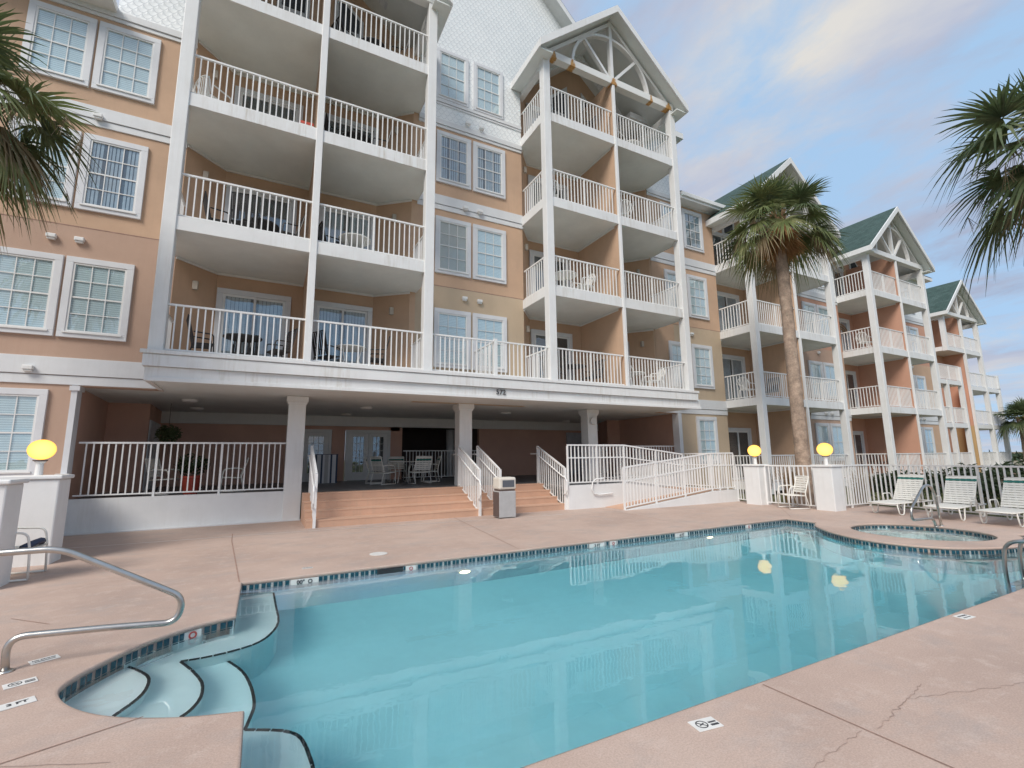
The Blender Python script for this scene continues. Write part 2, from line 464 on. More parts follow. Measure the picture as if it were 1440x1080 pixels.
def window(x0, x1, z0, z1, y=W, kind='blind', grid=(3, 4), tw=.13, parent=None):
    mb = MB(); frame_rect(mb, x0, x1, z0, z1, tw, y - .06, y + .01)
    o = mb.build('window', M['trim'], parent or B, bevel=.006)
    a0, a1, b0, b1 = x0 + tw, x1 - tw, z0 + tw, z1 - tw
    mb = MB(); frame_rect(mb, a0, a1, b0, b1, .035, y - .045, y + .004)
    mb.box(a0 - .04, y - .085, b0 - .035, a1 + .04, y - .0605, b0 - .002)
    ia0, ia1, ib0, ib1 = a0 + .035, a1 - .035, b0 + .035, b1 - .035
    if grid:
        for i in range(1, grid[0]):
            x = ia0 + (ia1 - ia0) * i / grid[0]; mb.box(x - .009, y - .032, ib0, x + .009, y - .022, ib1)
        for j in range(1, grid[1]):
            z = ib0 + (ib1 - ib0) * j / grid[1]; mb.box(ia0, y - .0335, z - (.009 if j != grid[1] // 2 else .016), ia1, y - .0205, z + (.009 if j != grid[1] // 2 else .016))
    mb.build('sash', M['white'], o)
    MB().box(ia0, y - .018, ib0, ia1, y - .015, ib1).build('pane', M['glass'], o)
    if kind == 'blind': MB().box(ia0, y - .009, ib0, ia1, y - .004, ib1).build('blind', M['blind'], o)
    elif kind == 'beige': MB().box(ia0, y - .009, ib0, ia1, y - .004, ib1).build('blind', M['beige'], o)
    else:
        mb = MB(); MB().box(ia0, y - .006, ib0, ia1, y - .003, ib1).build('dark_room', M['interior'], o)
        n = 12
        for i in range(n):
            if i in (3, 8): continue
            xx = ia0 + (ia1 - ia0) * i / n
            mb.box(xx + .01, y - .0125, ib0, xx + (ia1 - ia0) / n - .012, y - .008, ib1)
        mb.build('curtain', M['curtain'], o)
    return o

def sliding(x0, x1, z0, z1, y, dark=True, th=.14, side='both'):
    mb = MB(); mb.box(x0, y - .07, z0, x0 + th, y, z1 - th); mb.box(x1 - th, y - .07, z0, x1, y, z1 - th); mb.box(x0, y - .07, z1 - th, x1, y, z1)
    o = mb.build('sliding_door', M['trim'], B, bevel=.006)
    a0, a1, b1 = x0 + th, x1 - th, z1 - th; xm = (a0 + a1) / 2
    mb = MB(); mb2 = MB()
    frame_rect(mb, a0, xm + .03, z0 + .02, b1, .06, y - .05, y - .02)
    frame_rect(mb2, xm - .03, a1, z0 + .02, b1, .06, y - .018, y + .004)
    mb.build('door_panel', M['white'], o); mb2.build('door_panel', M['white'], o)
    g = MB(); g.box(a0 + .06, y - .035, z0 + .08, xm - .03, y - .032, b1 - .06); g.box(xm + .03, y - .012, z0 + .08, a1 - .06, y - .009, b1 - .06)
    g.build('pane', M['glass'], o)
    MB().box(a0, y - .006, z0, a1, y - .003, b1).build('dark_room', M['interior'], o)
    if not dark:
        c = MB(); n = 16
        for i in range(n):
            if i in (7, 8): continue
            xx = a0 + (a1 - a0) * i / n; c.box(xx + .004, y - .0088, z0 + .05, xx + (a1 - a0) / n - .008, y - .0065, b1 - .05)
        c.build('curtain', M['curtain'], o)
    return o

def vent(x, z, y=W):
    mb = MB(); mb.box(x - .085, y - .10, z - .03, x + .085, y, z + .06); mb.box(x - .07, y - .08, z - .07, x + .07, y, z - .03)
    mb.build('vent_hood', M['white'], B, bevel=.015)

def wall_light(x, y, z):
    MB().box(x - .06, y - .09, z - .11, x + .06, y, z + .11).build('balcony_light', M['lampmetal'], B, bevel=.01)

# --- facade walls of the near section
wall_seg(-14, -3.72, -.1, 3.12, M['stucco_rose'])
wall_seg(-14, -2.2, 3.12, Z2 + .05, M['stucco_rose'])
wall_seg(-14, -2.2, Z2 + .05, 12.1, M['stucco'])
wall_seg(3.67, 7.36, 3.12, Z2 + .04, M['stucco_tan'])
wall_seg(3.67, 7.36, Z2 + .04, 12.1, M['stucco'])
wall_seg(13.2, 14.25, 3.12, Z2 + .04, M['stucco'])
wall_seg(14.25, 17.0, -.1, Z2 + .04, M['stucco_tan'])
wall_seg(13.2, 17.0, Z2 + .04, 12.1, M['stucco'])
MB().box(-13.9, W + .02, 0, 16.8, W + .2, .02).build('plinth', M['band'], B)
MB().box(16.8, W + .25, -.1, 17.0, 9, 12.1).build('wall', M['stucco_tan'], B)
# grooves
for a, b in ((-14, -2.2), (3.67, 7.36), (13.2, 17.0)): MB().box(a, W - .004, Z2 + .035, b, W + .01, Z2 + .055).build('groove', M['joint'], B)

def band(x0, x1, z0, z1, y=W, p=.05):
    zm = z0 + (z1 - z0) * .33
    MB().box(x0, y - p, zm + .012, x1, y + .01, z1).build('trim_band', M['band'], B, bevel=.006)
    MB().box(x0, y - p * .55, z0, x1, y + .01, zm).build('trim_band', M['band'], B, bevel=.006)
band(-14, -2.2, 3.14, 3.72); band(13.4, 17.02, 3.12, 3.70)
for a, b in ((-14, -2.2), (3.67, 7.36), (13.2, 17.02)):
    band(a, b, 9.22, 9.70); band(a, b, 12.06, 12.34, p=.06)
# fifth-floor scalloped gable wall
def lerp_pts(P, x):
    for (xa, za), (xb, zb) in zip(P, P[1:]):
        if xa <= x <= xb: return za + (zb - za) * (x - xa) / (xb - xa)
    return P[-1][1]
UP = [(-3.85, 15.1), (-1.4, 15.15), (5.42, 22.0), (12.3, 15.15), (14.7, 15.1)]
mb = MB()
for (xa, xb, lo) in ((-3.85, -2.2, [12.3, 12.3]), (-2.2, -1.4, None), (-1.4, .735, None), (.735, 3.67, None), (3.67, 5.42, [12.3, 12.3]), (5.42, 7.36, [12.3, 12.3]), (7.36, 10.285, None), (10.285, 12.3, None), (12.3, 13.2, None), (13.2, 14.7, [12.3, 12.3])):
    NOTCH = [(-2.2, 14.95), (.735, 17.45), (3.67, 14.95), (7.36, 14.95), (10.285, 17.45), (13.2, 14.95)]
    ua, ub = lerp_pts(UP, xa), lerp_pts(UP, xb)
    la, lb = lo or (min(lerp_pts(NOTCH, xa), ua - .02), min(lerp_pts(NOTCH, xb), ub - .02))
    mb.vprism([(xa, la), (xb, lb), (xb, ub), (xa, ua)], W, W + .25)
mb.build('wall', M['scallop'], B)
band(4.1, 7.36, 12.95 - .05, 13.10, p=.045)
for a in (4.22, 5.52):
    window(a, a + 1.12, 13.10, 14.95, kind='blind', tw=.12)
def slope(p, q, th, y0, y1, mt, name, over=0):
    """sloping roof slab between (x,z) points p and q, running along y"""
    (xa, za), (xb, zb) = p, q
    MB().vprism([(xa, za), (xb, zb), (xb, zb - th), (xa, za - th)], y0, y1).build(name, mt, B)
for s in (-1, 1):
    slope((5.42, 22.30), (5.42 + s * 4.7, 17.65), .16, 1.2, 2.95, M['roof'], 'roof')
    slope((5.42, 22.30), (5.42 + s * 7.0, 15.38), .16, 2.951, 12, M['roof'], 'roof')
    slope((5.42, 22.12), (5.42 + s * 4.75, 17.42), .26, 1.12, 1.6, M['white'], 'rake_board')
MB().box(12.2, 1.2, 14.95, 15.15, 9, 15.2).build('eave', M['white'], B)
MB().box(-14, .95, 12.28, -3.85, 1.6, 12.46).build('eave', M['white'], B)
MB().box(-14, .88, 12.40, -3.80, 1.02, 12.56).build('gutter', M['white'], B, bevel=.02)
# lower roof at the right end
MB().box(14.7, 1.15, 12.1, 17.35, 1.9, 12.28).build('eave', M['white'], B)
MB().box(14.7, 1.08, 12.2, 17.42, 1.2, 12.38).build('gutter', M['white'], B, bevel=.02)
MB().face([(14.7, 1.1, 12.385), (17.42, 1.1, 12.385), (17.42, 7, 15.0), (14.7, 7, 15.0)]).build('roof', M['roof'], B)

# windows
k3 = {0: 'blind', 1: 'dark', 2: 'dark'}
for lv, (a, b) in enumerate(((4.17, 5.99), (7.12, 8.98), (10.14, 11.93))):
    kinds = [('blind', 'blind'), ('blind', 'dark'), ('blind', 'blind')][lv]
    window(-4.13, -2.94, a, b, kind=kinds[1]); window(-5.37, -4.18, a, b, kind=kinds[0])
    window(-9.2, -8.01, a, b); window(-10.44, -9.25, a, b)
    window(4.25, 5.44, a, b, kind=('blind', 'beige', 'dark')[lv]); window(5.51, 6.70, a, b, kind=('blind', 'blind', 'dark')[lv])
    window(13.88, 15.07, a, b, kind='blind'); window(15.14, 16.33, a, b, kind=('blind', 'blind', 'dark')[lv])
window(-5.35, -4.12, 1.20, 3.02, kind='blind', grid=(3, 4))
window(15.12, 16.28, 1.15, 3.02, kind='blind')
for x, z in ((-4.43, 6.38), (-3.96, 6.39), (-4.47, 3.44), (-3.92, 9.43), (5.23, 6.41), (5.74, 6.39), (5.23, 9.42), (5.74, 9.42), (5.30, 12.45), (5.80, 12.45), (14.9, 6.40), (15.2, 6.40), (14.9, 9.43), (14.3, 3.40)): vent(x, z, W - (.05 if z in (3.44, 9.43, 9.42, 12.45, 3.40) else 0))

# --- bays
def stack_wall(x0, z0, z1, mat, a=.8, b=4.8, c=5.7, y0=0):
    """recessed balcony wall: angled returns at both ends"""
    pts = [(x0, W + y0), (x0 + a, 2.35 + y0), (x0 + b, 2.35 + y0), (x0 + c, W + y0), (x0 + 5.87, W + y0)]
    poly = pts + [(x0 + 5.87, 2.9 + y0), (x0, 2.9 + y0)]
    MB().prism(poly, z0, z1).build('wall', mat, B)

def bay_rail(p0, p1, posts=1, h=1.03):
    o = rail_mb(MB(), p0, p1, h=h, posts=posts).build('balcony_railing', M['rail'], B)
    return o

def bay(x0, levels, top, mat, base=None, y0=0, a=.8, b=4.8, c=5.7, doors='dark', wallz=None, side=True, curt=()):
    yb = y0
    zlow = levels[0] if base is None else base
    stack_wall(x0, (wallz if wallz is not None else zlow), top + .0, mat, a, b, c, y0)
    # divider wall with its white front edge
    MB().box(x0 + 2.87, (.14 if x0 < 0 else .031) + yb, zlow, x0 + 2.97, 2.36 + yb, top + .25).build('divider_wall', mat, B)
    MB().box(x0 + (2.84 if x0 < 0 else 2.868), -.06 + yb, zlow + (.012 if base is None else 0), x0 + (3.0 if x0 < 0 else 2.972), (.139 if x0 < 0 else .03) + yb, top).build('post', M['white'], B, bevel=.01)
    for px in (0, 5.65):
        MB().box(x0 + px - (.035 if px == 0 else 0), -.06 + yb, zlow + (.012 if base is None else 0), x0 + px + (.22 if px == 0 else .255), .20 + yb, top).build('post', M['white'], B, bevel=.012)
    for li, z in enumerate(levels):
        first = base is None and li == 0
        if not first:
            if base is not None and li == 0:
                MB().prism([(x0, yb), (x0 + 5.87, yb), (x0 + 5.87, W + yb), (x0, W + yb)], z - .3, z).build('balcony_slab', M['white'], B)
            else:
                poly = [(x0 + .01, .01 + yb), (x0 + 5.86, .01 + yb), (x0 + 5.86, W + yb), (x0 + c, W + yb - .005), (x0 + b, 2.34 + yb), (x0 + a, 2.34 + yb), (x0 + .01, W + yb)]
                MB().prism(poly, z - .29, z).build('balcony_slab', M['soffit'], B)
                mb = MB(); mb.box(x0 - .02, -.03 + yb, z - .30, x0 + 5.89, .008 + yb, z + .012)
                mb.box(x0 - .02, .0085 + yb, z - .30, x0 + .0085, W + yb - .002, z + .012); mb.box(x0 + 5.862, .0085 + yb, z - .30, x0 + 5.89, W + yb - .002, z + .012)
                mb.build('slab_fascia', M['fascia'], B, bevel=.006)
        # ceiling crown line under next slab
        zc = levels[li + 1] - .29 if li + 1 < len(levels) else None
        if zc:
            mb = MB()
            for (p, q) in (((x0 + .02, W - .02), (x0 + a, 2.33)), ((x0 + a, 2.33), (x0 + 2.86, 2.33)), ((x0 + 2.98, 2.33), (x0 + b, 2.33)), ((x0 + b, 2.33), (x0 + c, W - .02))):
                mb.beam((p[0], p[1] + yb, zc - .035), (q[0], q[1] + yb, zc - .035), .035, .06)
            mb.beam((x0 + 2.86, .2 + yb, zc - .035), (x0 + 2.86, 2.33 + yb, zc - .035), .03, .06)
            mb.build('crown_trim', M['white'], B)
        y = .07 + yb
        bay_rail((x0 + .22, y, z), (x0 + 2.85, y, z)); bay_rail((x0 + 3.0, y, z), (x0 + 5.65, y, z))
        if side:
            bay_rail((x0 + .07, .22 + yb, z), (x0 + .07, W + yb, z), posts=0)
            bay_rail((x0 + 5.79, .22 + yb, z), (x0 + 5.79, W + yb, z), posts=0)
        dk = (li not in curt)
        sliding(x0 + a + .03, x0 + a + 1.78, z + .01, z + 2.25, 2.35 + yb, dark=dk)
        sliding(x0 + 3.12, x0 + b - .02, z + .01, z + 2.25, 2.35 + yb, dark=not dk if li == 1 else dk)
        wall_light(x0 + a * .5, (W + 2.35) / 2 + yb - .02, z + 2.1); wall_light(x0 + (b + c) / 2, (W + 2.35) / 2 + yb - .02, z + 2.1)

def bay_roof(x0, zt, y0=0, mat=None, back=6.0, rust=False):
    xm = x0 + 2.935; w = 3.28; ap = zt + 2.82; yf = -.42 + y0
    # gable end wall behind the truss
    MB().vprism([(x0, zt - .35), (x0 + 5.87, zt - .35), (x0 + 5.87, zt + .16), (xm, ap - .12), (x0, zt + .16)], 2.36 + y0, 2.9 + y0).build('wall', mat, B)
    # trapezoid clerestory windows beside the ridge
    for s in (-1, 1):
        pts = [(xm + s * .35, zt + .1), (xm + s * 1.25, zt + .1), (xm + s * 1.25, zt + .75), (xm + s * .35, zt + 1.55)]
        if s < 0: pts = pts[::-1]
        w_ = MB().vprism(pts, 2.32 + y0, 2.37 + y0).build('window', M['trim'], B)
        cx = sum(p[0] for p in pts) / 4; cz = sum(p[1] for p in pts) / 4
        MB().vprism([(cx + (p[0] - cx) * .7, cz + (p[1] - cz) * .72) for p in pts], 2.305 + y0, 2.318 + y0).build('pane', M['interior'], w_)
    for s in (-1, 1):
        slope((xm, ap), (xm + s * w, zt), .07, yf + .02, back, M['roof'], 'roof')
        slope((xm, ap - .075), (xm + s * w * .995, zt - .07), .10, yf + .06, back - .02, M['soffit'], 'roof_soffit')
        slope((xm, ap - .005), (xm + s * (w + .01), zt - .01), .27, yf - .05, yf + .015, M['white'], 'rake_board')
        x = xm + s * w
        MB().box(x - .02, yf + .02, zt - .27, x + .03, 1.6 + y0 if x0 < 14 else 2.6 + y0, zt - .02).build('eave_board', M['white'], B)
        # return soffit under the eave
        MB().box(min(x, x - s * .5), yf + .06, zt - .28, max(x, x - s * .5) - .0, 1.58 + y0, zt - .24).build('roof_soffit', M['soffit'], B)
        # side beams carried by the corner posts
        xb = x0 + (.11 if s < 0 else 5.76)
        MB().box(xb - .09, .2 + y0, zt - .14 - .30, xb + .09, 2.3 + y0, zt - .14).build('beam', M['white'], B)
    # truss
    zb0, zb1 = zt - .10, zt + .16
    MB().box(x0 + .02, -.075 + y0, zb0, x0 + 5.85, .17 + y0, zb1).build('truss_beam', M['rusty'] if rust else M['white'], B, bevel=.01)
    mb = MB(); yy = .07 + y0; r = 1.72; zc = zb1 - .02
    pts = [(xm + r * math.cos(t), yy, zc + r * math.sin(t) * .99) for t in [PI * k / 22 for k in range(23)]]
    for p, q in zip(pts, pts[1:]): mb.beam(p, q, .10, .14, up=(0, 1, 0))
    mb.build('truss_arch', M['white'], B)
    MB().beam((xm, yy, zb1), (xm, yy, ap - .25), .13, .15, up=(0, 1, 0)).build('truss_post', M['white'], B)
    for s in (-1, 1):
        MB().beam((xm + s * .07, yy + .012, zb1), (xm + s * r * .68, yy + .012, zc + r * .72), .10, .12, up=(0, 1, 0)).build('truss_brace', M['white'], B)
        slope((xm, ap - .30), (xm + s * 2.93, zt + .02), .15, y0 - .02, .12 + y0, M['white'], 'truss_rafter')

XL, XG, XB, XC = -2.2, 7.35, 16.98, 26.3
bay(XL, [Z1, Z2, Z3, Z4], 14.65, M['stucco'], wallz=3.42, curt=(0,))
bay(XG, [Z1, Z2, Z3, Z4], 14.65, M['stucco'], wallz=3.42, a=.65, b=5.15, c=5.78, curt=())
bay_roof(XL, 14.76, mat=M['stucco'], back=2.5); bay_roof(XG, 14.76, mat=M['stucco'], back=2.5, rust=True)
bay(XB, [.42, Z1, Z2, Z3], 11.70, M['stucco'], base=0, a=.65, b=5.15, c=5.78, curt=(1, 2))
bay_roof(XB, 11.72, mat=M['stucco'])
bay(XC, [.42, Z1, Z2, Z3], 11.70, M['stucco_salmon'], base=0, a=.65, b=5.15, c=5.78, curt=(2,))
bay_roof(XC, 11.72, mat=M['stucco_salmon'])

# first-floor slab running the whole front, with stepped fascia
FX0, FX1 = -2.28, 13.35
MB().box(FX0, -.10, 3.39, FX1, W, 3.70).build('balcony_slab', M['white'], B)
MB().box(XL + .1, W, 3.39, 3.6, 2.34, 3.70).build('balcony_slab', M['white'], B)
MB().box(XG + .1, W, 3.39, 13.1, 2.34, 3.70).build('balcony_slab', M['white'], B)
MB().box(FX0 - .05, -.15, 3.64, FX1 + .05, -.101, 3.72).build('slab_fascia', M['fascia'], B, bevel=.008)
MB().box(FX0 - .0, -.125, 3.39, FX1 + .0, -.1015, 3.62).build('slab_fascia', M['fascia'], B)
MB().box(FX0 + .04, -.06, 3.10, FX1 + .15, .06, 3.385).build('slab_fascia', M['fascia'], B, bevel=.006)
MB().box(FX0 + .04, .06, 3.10, FX0 + .12, W - .06, 3.385).build('slab_fascia', M['white'], B)
MB().box(FX0 + .08, -.085, 3.09, FX1 + .17, -.0605, 3.17).build('slab_fascia', M['white'], B, bevel=.006)
bay_rail((3.69, .07, Z1), (5.52, .07, Z1)); bay_rail((5.62, .07, Z1), (7.35, .07, Z1))
bay_rail((5.57, .12, Z1), (5.57, W, Z1), posts=0)
MB().box(5.52, .03, Z1, 5.62, .13, Z1 + 1.1).build('post', M['white'], B)
text_mesh('572', .20, M['ink'], B, 'house_number', (5.66, -.0885, 3.27), (1, 0, 0), (0, 0, 1), .006, .002)

# --- porch under the slab
PF = .68
MB().prism([(-3.72, W + .2), (-2.24, W + .2), (-2.24, .06), (13.45, .06), (13.45, W + .2), (14.3, W + .2), (15.5, 7.6), (-4.2, 7.6)], 3.13, 3.33).build('porch_ceiling', M['soffit'], B)
MB().prism([(-3.7, 1.86), (1.0, 1.86), (1.0, 1.52), (7.76, 1.52), (7.76, .0), (9.9, .0), (9.9, 1.86), (14.26, 1.86), (14.9, 7.6), (-4.1, 7.6)], PF - .06, PF).build('porch_floor', M['porchfloor'], B)
MB().box(-3.74, 1.80, -.05, .46, 1.95, PF + .04).build('porch_plinth', M['white'], B)
MB().box(9.9, 1.80, -.05, 14.25, 1.95, PF + .02).build('porch_plinth', M['white'], B)
pw = M['porchwall']
MB().prism([(-3.72, W + .25), (-3.95, 5.07), (-3.0, 5.07), (-3.12, 7.5), (-3.3, 7.5), (-3.3, 5.2), (-4.2, 5.2), (-4.0, W + .25)], 0, 3.13).build('wall', pw, B)
MB().box(-3.3, 7.5, 0, 1.1, 7.7, 2.75).build('wall', pw, B)
MB().box(1.1, 7.5, 2.6, 4.8, 7.7, 2.75).build('wall', pw, B)
MB().box(2.22, 7.5, 0, 2.70, 7.7, 2.6).build('wall', pw, B)
MB().box(4.42, 7.5, 0, 4.9, 7.7, 2.75).build('wall', pw, B)
MB().box(8.3, 7.5, 0, 15.2, 7.7, 2.75).build('wall', pw, B)
MB().box(-3.3, 7.44, 2.76, 15.3, 7.7, 3.13).build('porch_beam', M['white'], B)
MB().prism([(14.26, W + .25), (14.5, W + .25), (14.75, 5.6), (14.2, 5.8), (15.1, 7.5), (14.85, 7.5), (13.9, 5.6), (14.5, 5.45)], 0, 3.13).build('wall', pw, B)
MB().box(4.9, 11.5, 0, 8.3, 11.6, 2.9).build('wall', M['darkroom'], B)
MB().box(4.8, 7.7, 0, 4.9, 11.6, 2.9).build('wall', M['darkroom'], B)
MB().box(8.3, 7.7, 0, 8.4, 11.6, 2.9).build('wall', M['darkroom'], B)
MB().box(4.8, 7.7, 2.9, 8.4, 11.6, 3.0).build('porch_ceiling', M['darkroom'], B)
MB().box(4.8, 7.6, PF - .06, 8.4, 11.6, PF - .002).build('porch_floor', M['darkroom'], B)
MB().lathe([(.18, 0), (.18, 2.1)], (7.5, 9.0, PF), 20).build('column', M['white'], B, smooth=True)
# pilasters at the ends of the opening
MB().box(-3.76, W - .03, -.05, -3.66, W + .26, 3.13).build('pilaster', M['trim'], B)
MB().box(-3.79, W - .06, 3.02, -3.62, W + .27, 3.12).build('pilaster', M['trim'], B)
MB().box(14.12, W - .05, -.05, 14.30, W + .26, 3.11).build('pilaster', M['trim'], B)
# columns
for cx in (.46, 5.14, 9.9):
    c = MB().box(cx, 1.70, -.05, cx + .41, 2.11, 3.13).build('column', M['white'], B, bevel=.012)
    mb = MB(); mb.box(cx - .05, 1.65, 2.98, cx + .46, 2.16, 3.12); mb.box(cx - .025, 1.675, 2.92, cx + .435, 2.135, 2.978)
    mb.build('capital', M['white'], c)
MB().lathe([(.10, 0), (.12, .02), (.12, .06), (.09, .08)], (0, 0, 0), 20)
o = MB(); o.tube([(10.1, 1.69, 2.72), (10.1, 1.60, 2.72)], .13, 20); o.build('round_wall_lamp', M['white'], B, bevel=.01)
# french doors: one leaf at the left, a pair beside it
def french(x0, x1, z1, y):
    mb = MB(); mb.box(x0, y - .05, PF, x0 + .10, y + .1, z1); mb.box(x1 - .10, y - .05, PF, x1, y + .1, z1); mb.box(x0 + .1, y - .05, z1 - .12, x1 - .1, y + .1, z1)
    o = mb.build('french_door', M['white'], B)
    n = 2 if x1 - x0 > 1.4 else 1
    a0, a1 = x0 + .10, x1 - .10; wd = (a1 - a0) / n
    for k in range(n):
        b0, b1 = a0 + k * wd + .004, a0 + (k + 1) * wd - .004; zt = z1 - .124
        mb = MB(); st = .17
        mb.box(b0, y - .03, PF + .01, b1, y + .01, PF + .32); mb.box(b0, y - .03, zt - .14, b1, y + .01, zt)
        mb.box(b0, y - .03, PF + .32, b0 + st, y + .01, zt - .14); mb.box(b1 - st, y - .03, PF + .32, b1, y + .01, zt - .14)
        g0, g1, h0, h1 = b0 + st, b1 - st, PF + .32, zt - .14
        for i in range(1, 3): xx = g0 + (g1 - g0) * i / 3; mb.box(xx - .010, y - .022, h0, xx + .010, y + .004, h1)
        for j in range(1, 5): zz = h0 + (h1 - h0) * j / 5; mb.box(g0, y - .0225, zz - .010, g1, y + .0045, zz + .010)
        lf = mb.build('door_leaf', M['white'], o)
        MB().box(g0, y - .008, h0, g1, y - .005, h1).build('pane', M['glass'], lf)
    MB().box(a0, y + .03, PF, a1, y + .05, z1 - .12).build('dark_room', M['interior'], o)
    if n == 2:
        xm = (a0 + a1) / 2; mb = MB(); mb.tube([(xm - .07, y - .03, PF + 1.0), (xm - .07, y - .08, PF + 1.0)], .028, 10); mb.tube([(xm - .07, y - .03, PF + 1.16), (xm - .07, y - .05, PF + 1.16)], .02, 10)
        mb.build('door_knob', M['steel'], o)
french(1.12, 2.20, 2.62, 7.5); french(2.72, 4.42, 2.62, 7.5)
MB().box(1.0, 7.46, PF, 1.1, 7.7, 2.75).build('pilaster', M['trim'], B)
# louvred doors in the left corner
mb = MB(); mb.mi = 0
for k in range(2):
    ya = 5.15 + k * 1.1; xa = -2.985 - k * .055
    mb.beam((xa, ya, PF + 1.0), (xa - .05, ya + 1.0, PF + 1.0), .03, 2.0)
    for j in range(26): mb.beam((xa + .022, ya + .08, PF + .1 + j * .072), (xa - .028, ya + .92, PF + .1 + j * .072), .015, .03)
mb.build('louvre_door', M['trim'], B)
MB().box(12.9, 7.45, PF, 13.9, 7.5, 2.65).build('service_door', M['curtain'], B)
for x, y in ((-1.88, 3.49), (-1.98, 5.8), (2.76, 3.74), (2.53, 6.3), (7.75, 3.78), (12.17, 6.4)):
    MB().lathe([(.07, 0), (.16, .015), (.19, .05), (.19, .075)], (x, y, 3.055), 20).build('ceiling_light', M['white'], B, smooth=True)
# --- terracotta steps
stp = MB(); 
for k in range(4):
    zt = PF - k * .17; y1 = 1.52 - k * .40
    stp.box(.88 + .002 * k, y1 - .40, -.05, 7.76 - .002 * k, 1.52 if k == 0 else y1 - .001, zt)
    stp.box(.88 + .002 * k, y1 - .407, zt - .035, 7.76 - .002 * k, y1 - .4001, zt)
stp.v = [(x, y + .08 + .0, z) for x, y, z in stp.v]
stp.build('steps', M['step'], B, bevel=.008)
# --- ramp (switchback) of white concrete
rp = MB()
rp.mi = 0
rp.box(7.762, -.15, -.05, 9.9, .0, PF - .005)                                # platform side wall
rp.vprism([(9.901, -.05), (12.4, -.05), (12.4, .36), (9.901, PF - .005)], -.15, -.0)
rp.vprism([(9.0, -.05), (12.6, -.05), (12.6, .36), (9.0, .0)], -1.12, -.98)
rp.box(12.601, -1.12, -.05, 13.75, -.98, .37)
rp.box(13.60, -.979, -.05, 13.75, 1.6, .37)
rp.build('ramp_wall', M['white'], B)
rp = MB()
rp.vprism([(9.05, -.05), (12.6, -.05), (12.6, .35), (9.05, .01)], -.979, -.151)
rp.box(12.601, -.979, -.05, 13.599, 1.59, .35)
rp.vprism([(9.901, -.05), (12.6, -.05), (12.6, .345), (9.901, PF - .01)], .001, 1.59)
rp.build('ramp_surface', M['step'], B)
# --- porch / stair / ramp railings, each its own part
def prail(pts, **kw):
    mb = MB()
    for k, (p, q) in enumerate(zip(pts, pts[1:])): rail_mb(mb, p, q, first=(k == 0), **kw)
    return mb.build('porch_railing', M['rail'], B)
prail([(-3.60, 1.87, PF + .04), (.46, 1.87, PF + .04)], h=1.20, posts=2, sp=.125)
prail([(10.31, 1.87, PF), (14.12, 1.87, PF)], h=1.17, posts=2)
prail([(4.92, 7.35, PF), (8.28, 7.35, PF)], h=1.12, posts=1)
def stair_rail(x):
    mb = MB()
    rail_mb(mb, (x, 1.50, PF), (x, .0, .03), h=1.15, gap=.06, sp=.125, posts=0, ends=True)
    mb.beam((x, 1.50, PF), (x, 1.50, PF + 1.17), .06, .06); mb.beam((x, -.03, .0), (x, -.03, 1.18), .06, .06)
    mb.tube([(x - .05, 1.85, PF + .92), (x - .05, 1.5, PF + .92), (x - .05, .05, .95), (x - .05, -.12, .90), (x - .05, -.20, .80), (x - .05, -.20, .55), (x - .05, -.14, .46), (x - .05, -.03, .44)], .021, 8)
    mb.build('stair_railing', M['rail'], B)
for x in (1.05, 5.05, 5.64, 7.73): stair_rail(x)
prail([(7.80, -.08, PF), (9.9, -.08, PF), (12.42, -.08, .38)], h=1.15, posts=1, ends=True, mid=.78)
prail([(9.02, -1.05, .0), (12.6, -1.05, .38), (13.68, -1.05, .38)], h=1.17, posts=2, ends=True, mid=.78, sp=.12)
prail([(13.68, -1.0, .38), (13.68, 1.5, .38)], h=1.17, posts=1, mid=.78)
mb = MB(); mb.tube([(9.0, -.20, .85), (8.7, -.20, .83), (8.58, -.2, .75), (8.55, -.2, .55), (8.62, -.2, .42), (8.8, -.2, .38), (9.3, -.2, .40)], .02, 8)
mb.build('handrail_loop', M['rail'], B)

# --- walls between the further bays
for (x0, x1, m1, m2) in ((22.85, 26.32, M['stucco_salmon'], M['stucco_rose']), (32.17, 36.2, M['stucco_salmon'], M['stucco'])):
    wall_seg(x0, x1, -.1, Z2, m2); wall_seg(x0, x1, Z2, 9.4, m1)
    MB().box(x0, W, 9.4, x1, W + .25, 12.2).build('wall', M['scallop'], B)
    band(x0, x1, 9.22, 9.62); band(x0, x1, 3.12, 3.7)
    for a, b in ((4.17, 5.99), (7.12, 8.98), (1.15, 2.95), (9.9, 11.6)):
        window(x0 + .25, x0 + 1.4, a, b, kind='blind', grid=(2, 2)); window(x0 + 1.48, x0 + 2.63, a, b, kind='blind', grid=(2, 2))
    vent(x0 + 1.2, 6.45); vent(x0 + 1.2, 3.42, W - .05); vent(x0 + 1.7, 3.42, W - .05)
    MB().box(x0 - .3, 1.1, 12.1, x1 + .3, 1.9, 12.28).build('eave', M['white'], B)
    MB().face([(x0 - .3, 1.08, 12.3), (x1 + .3, 1.08, 12.3), (x1 + .3, 7, 14.6), (x0 - .3, 7, 14.6)]).build('roof', M['roof'], B)
# long roof and mass behind
MB().vprism([(17.2, 12.2), (37, 12.2), (37, 14.5), (17.2, 14.5)], 6.5, 7).build('wall', M['stucco'], B)
MB().box(17.0, 2.9, -.1, 36.2, 9, 11.6).build('wall', M['stucco'], B)
MB().box(-14, 8, 3.2, 16.8, 9.0, 12.2).build('wall', M['stucco'], B)

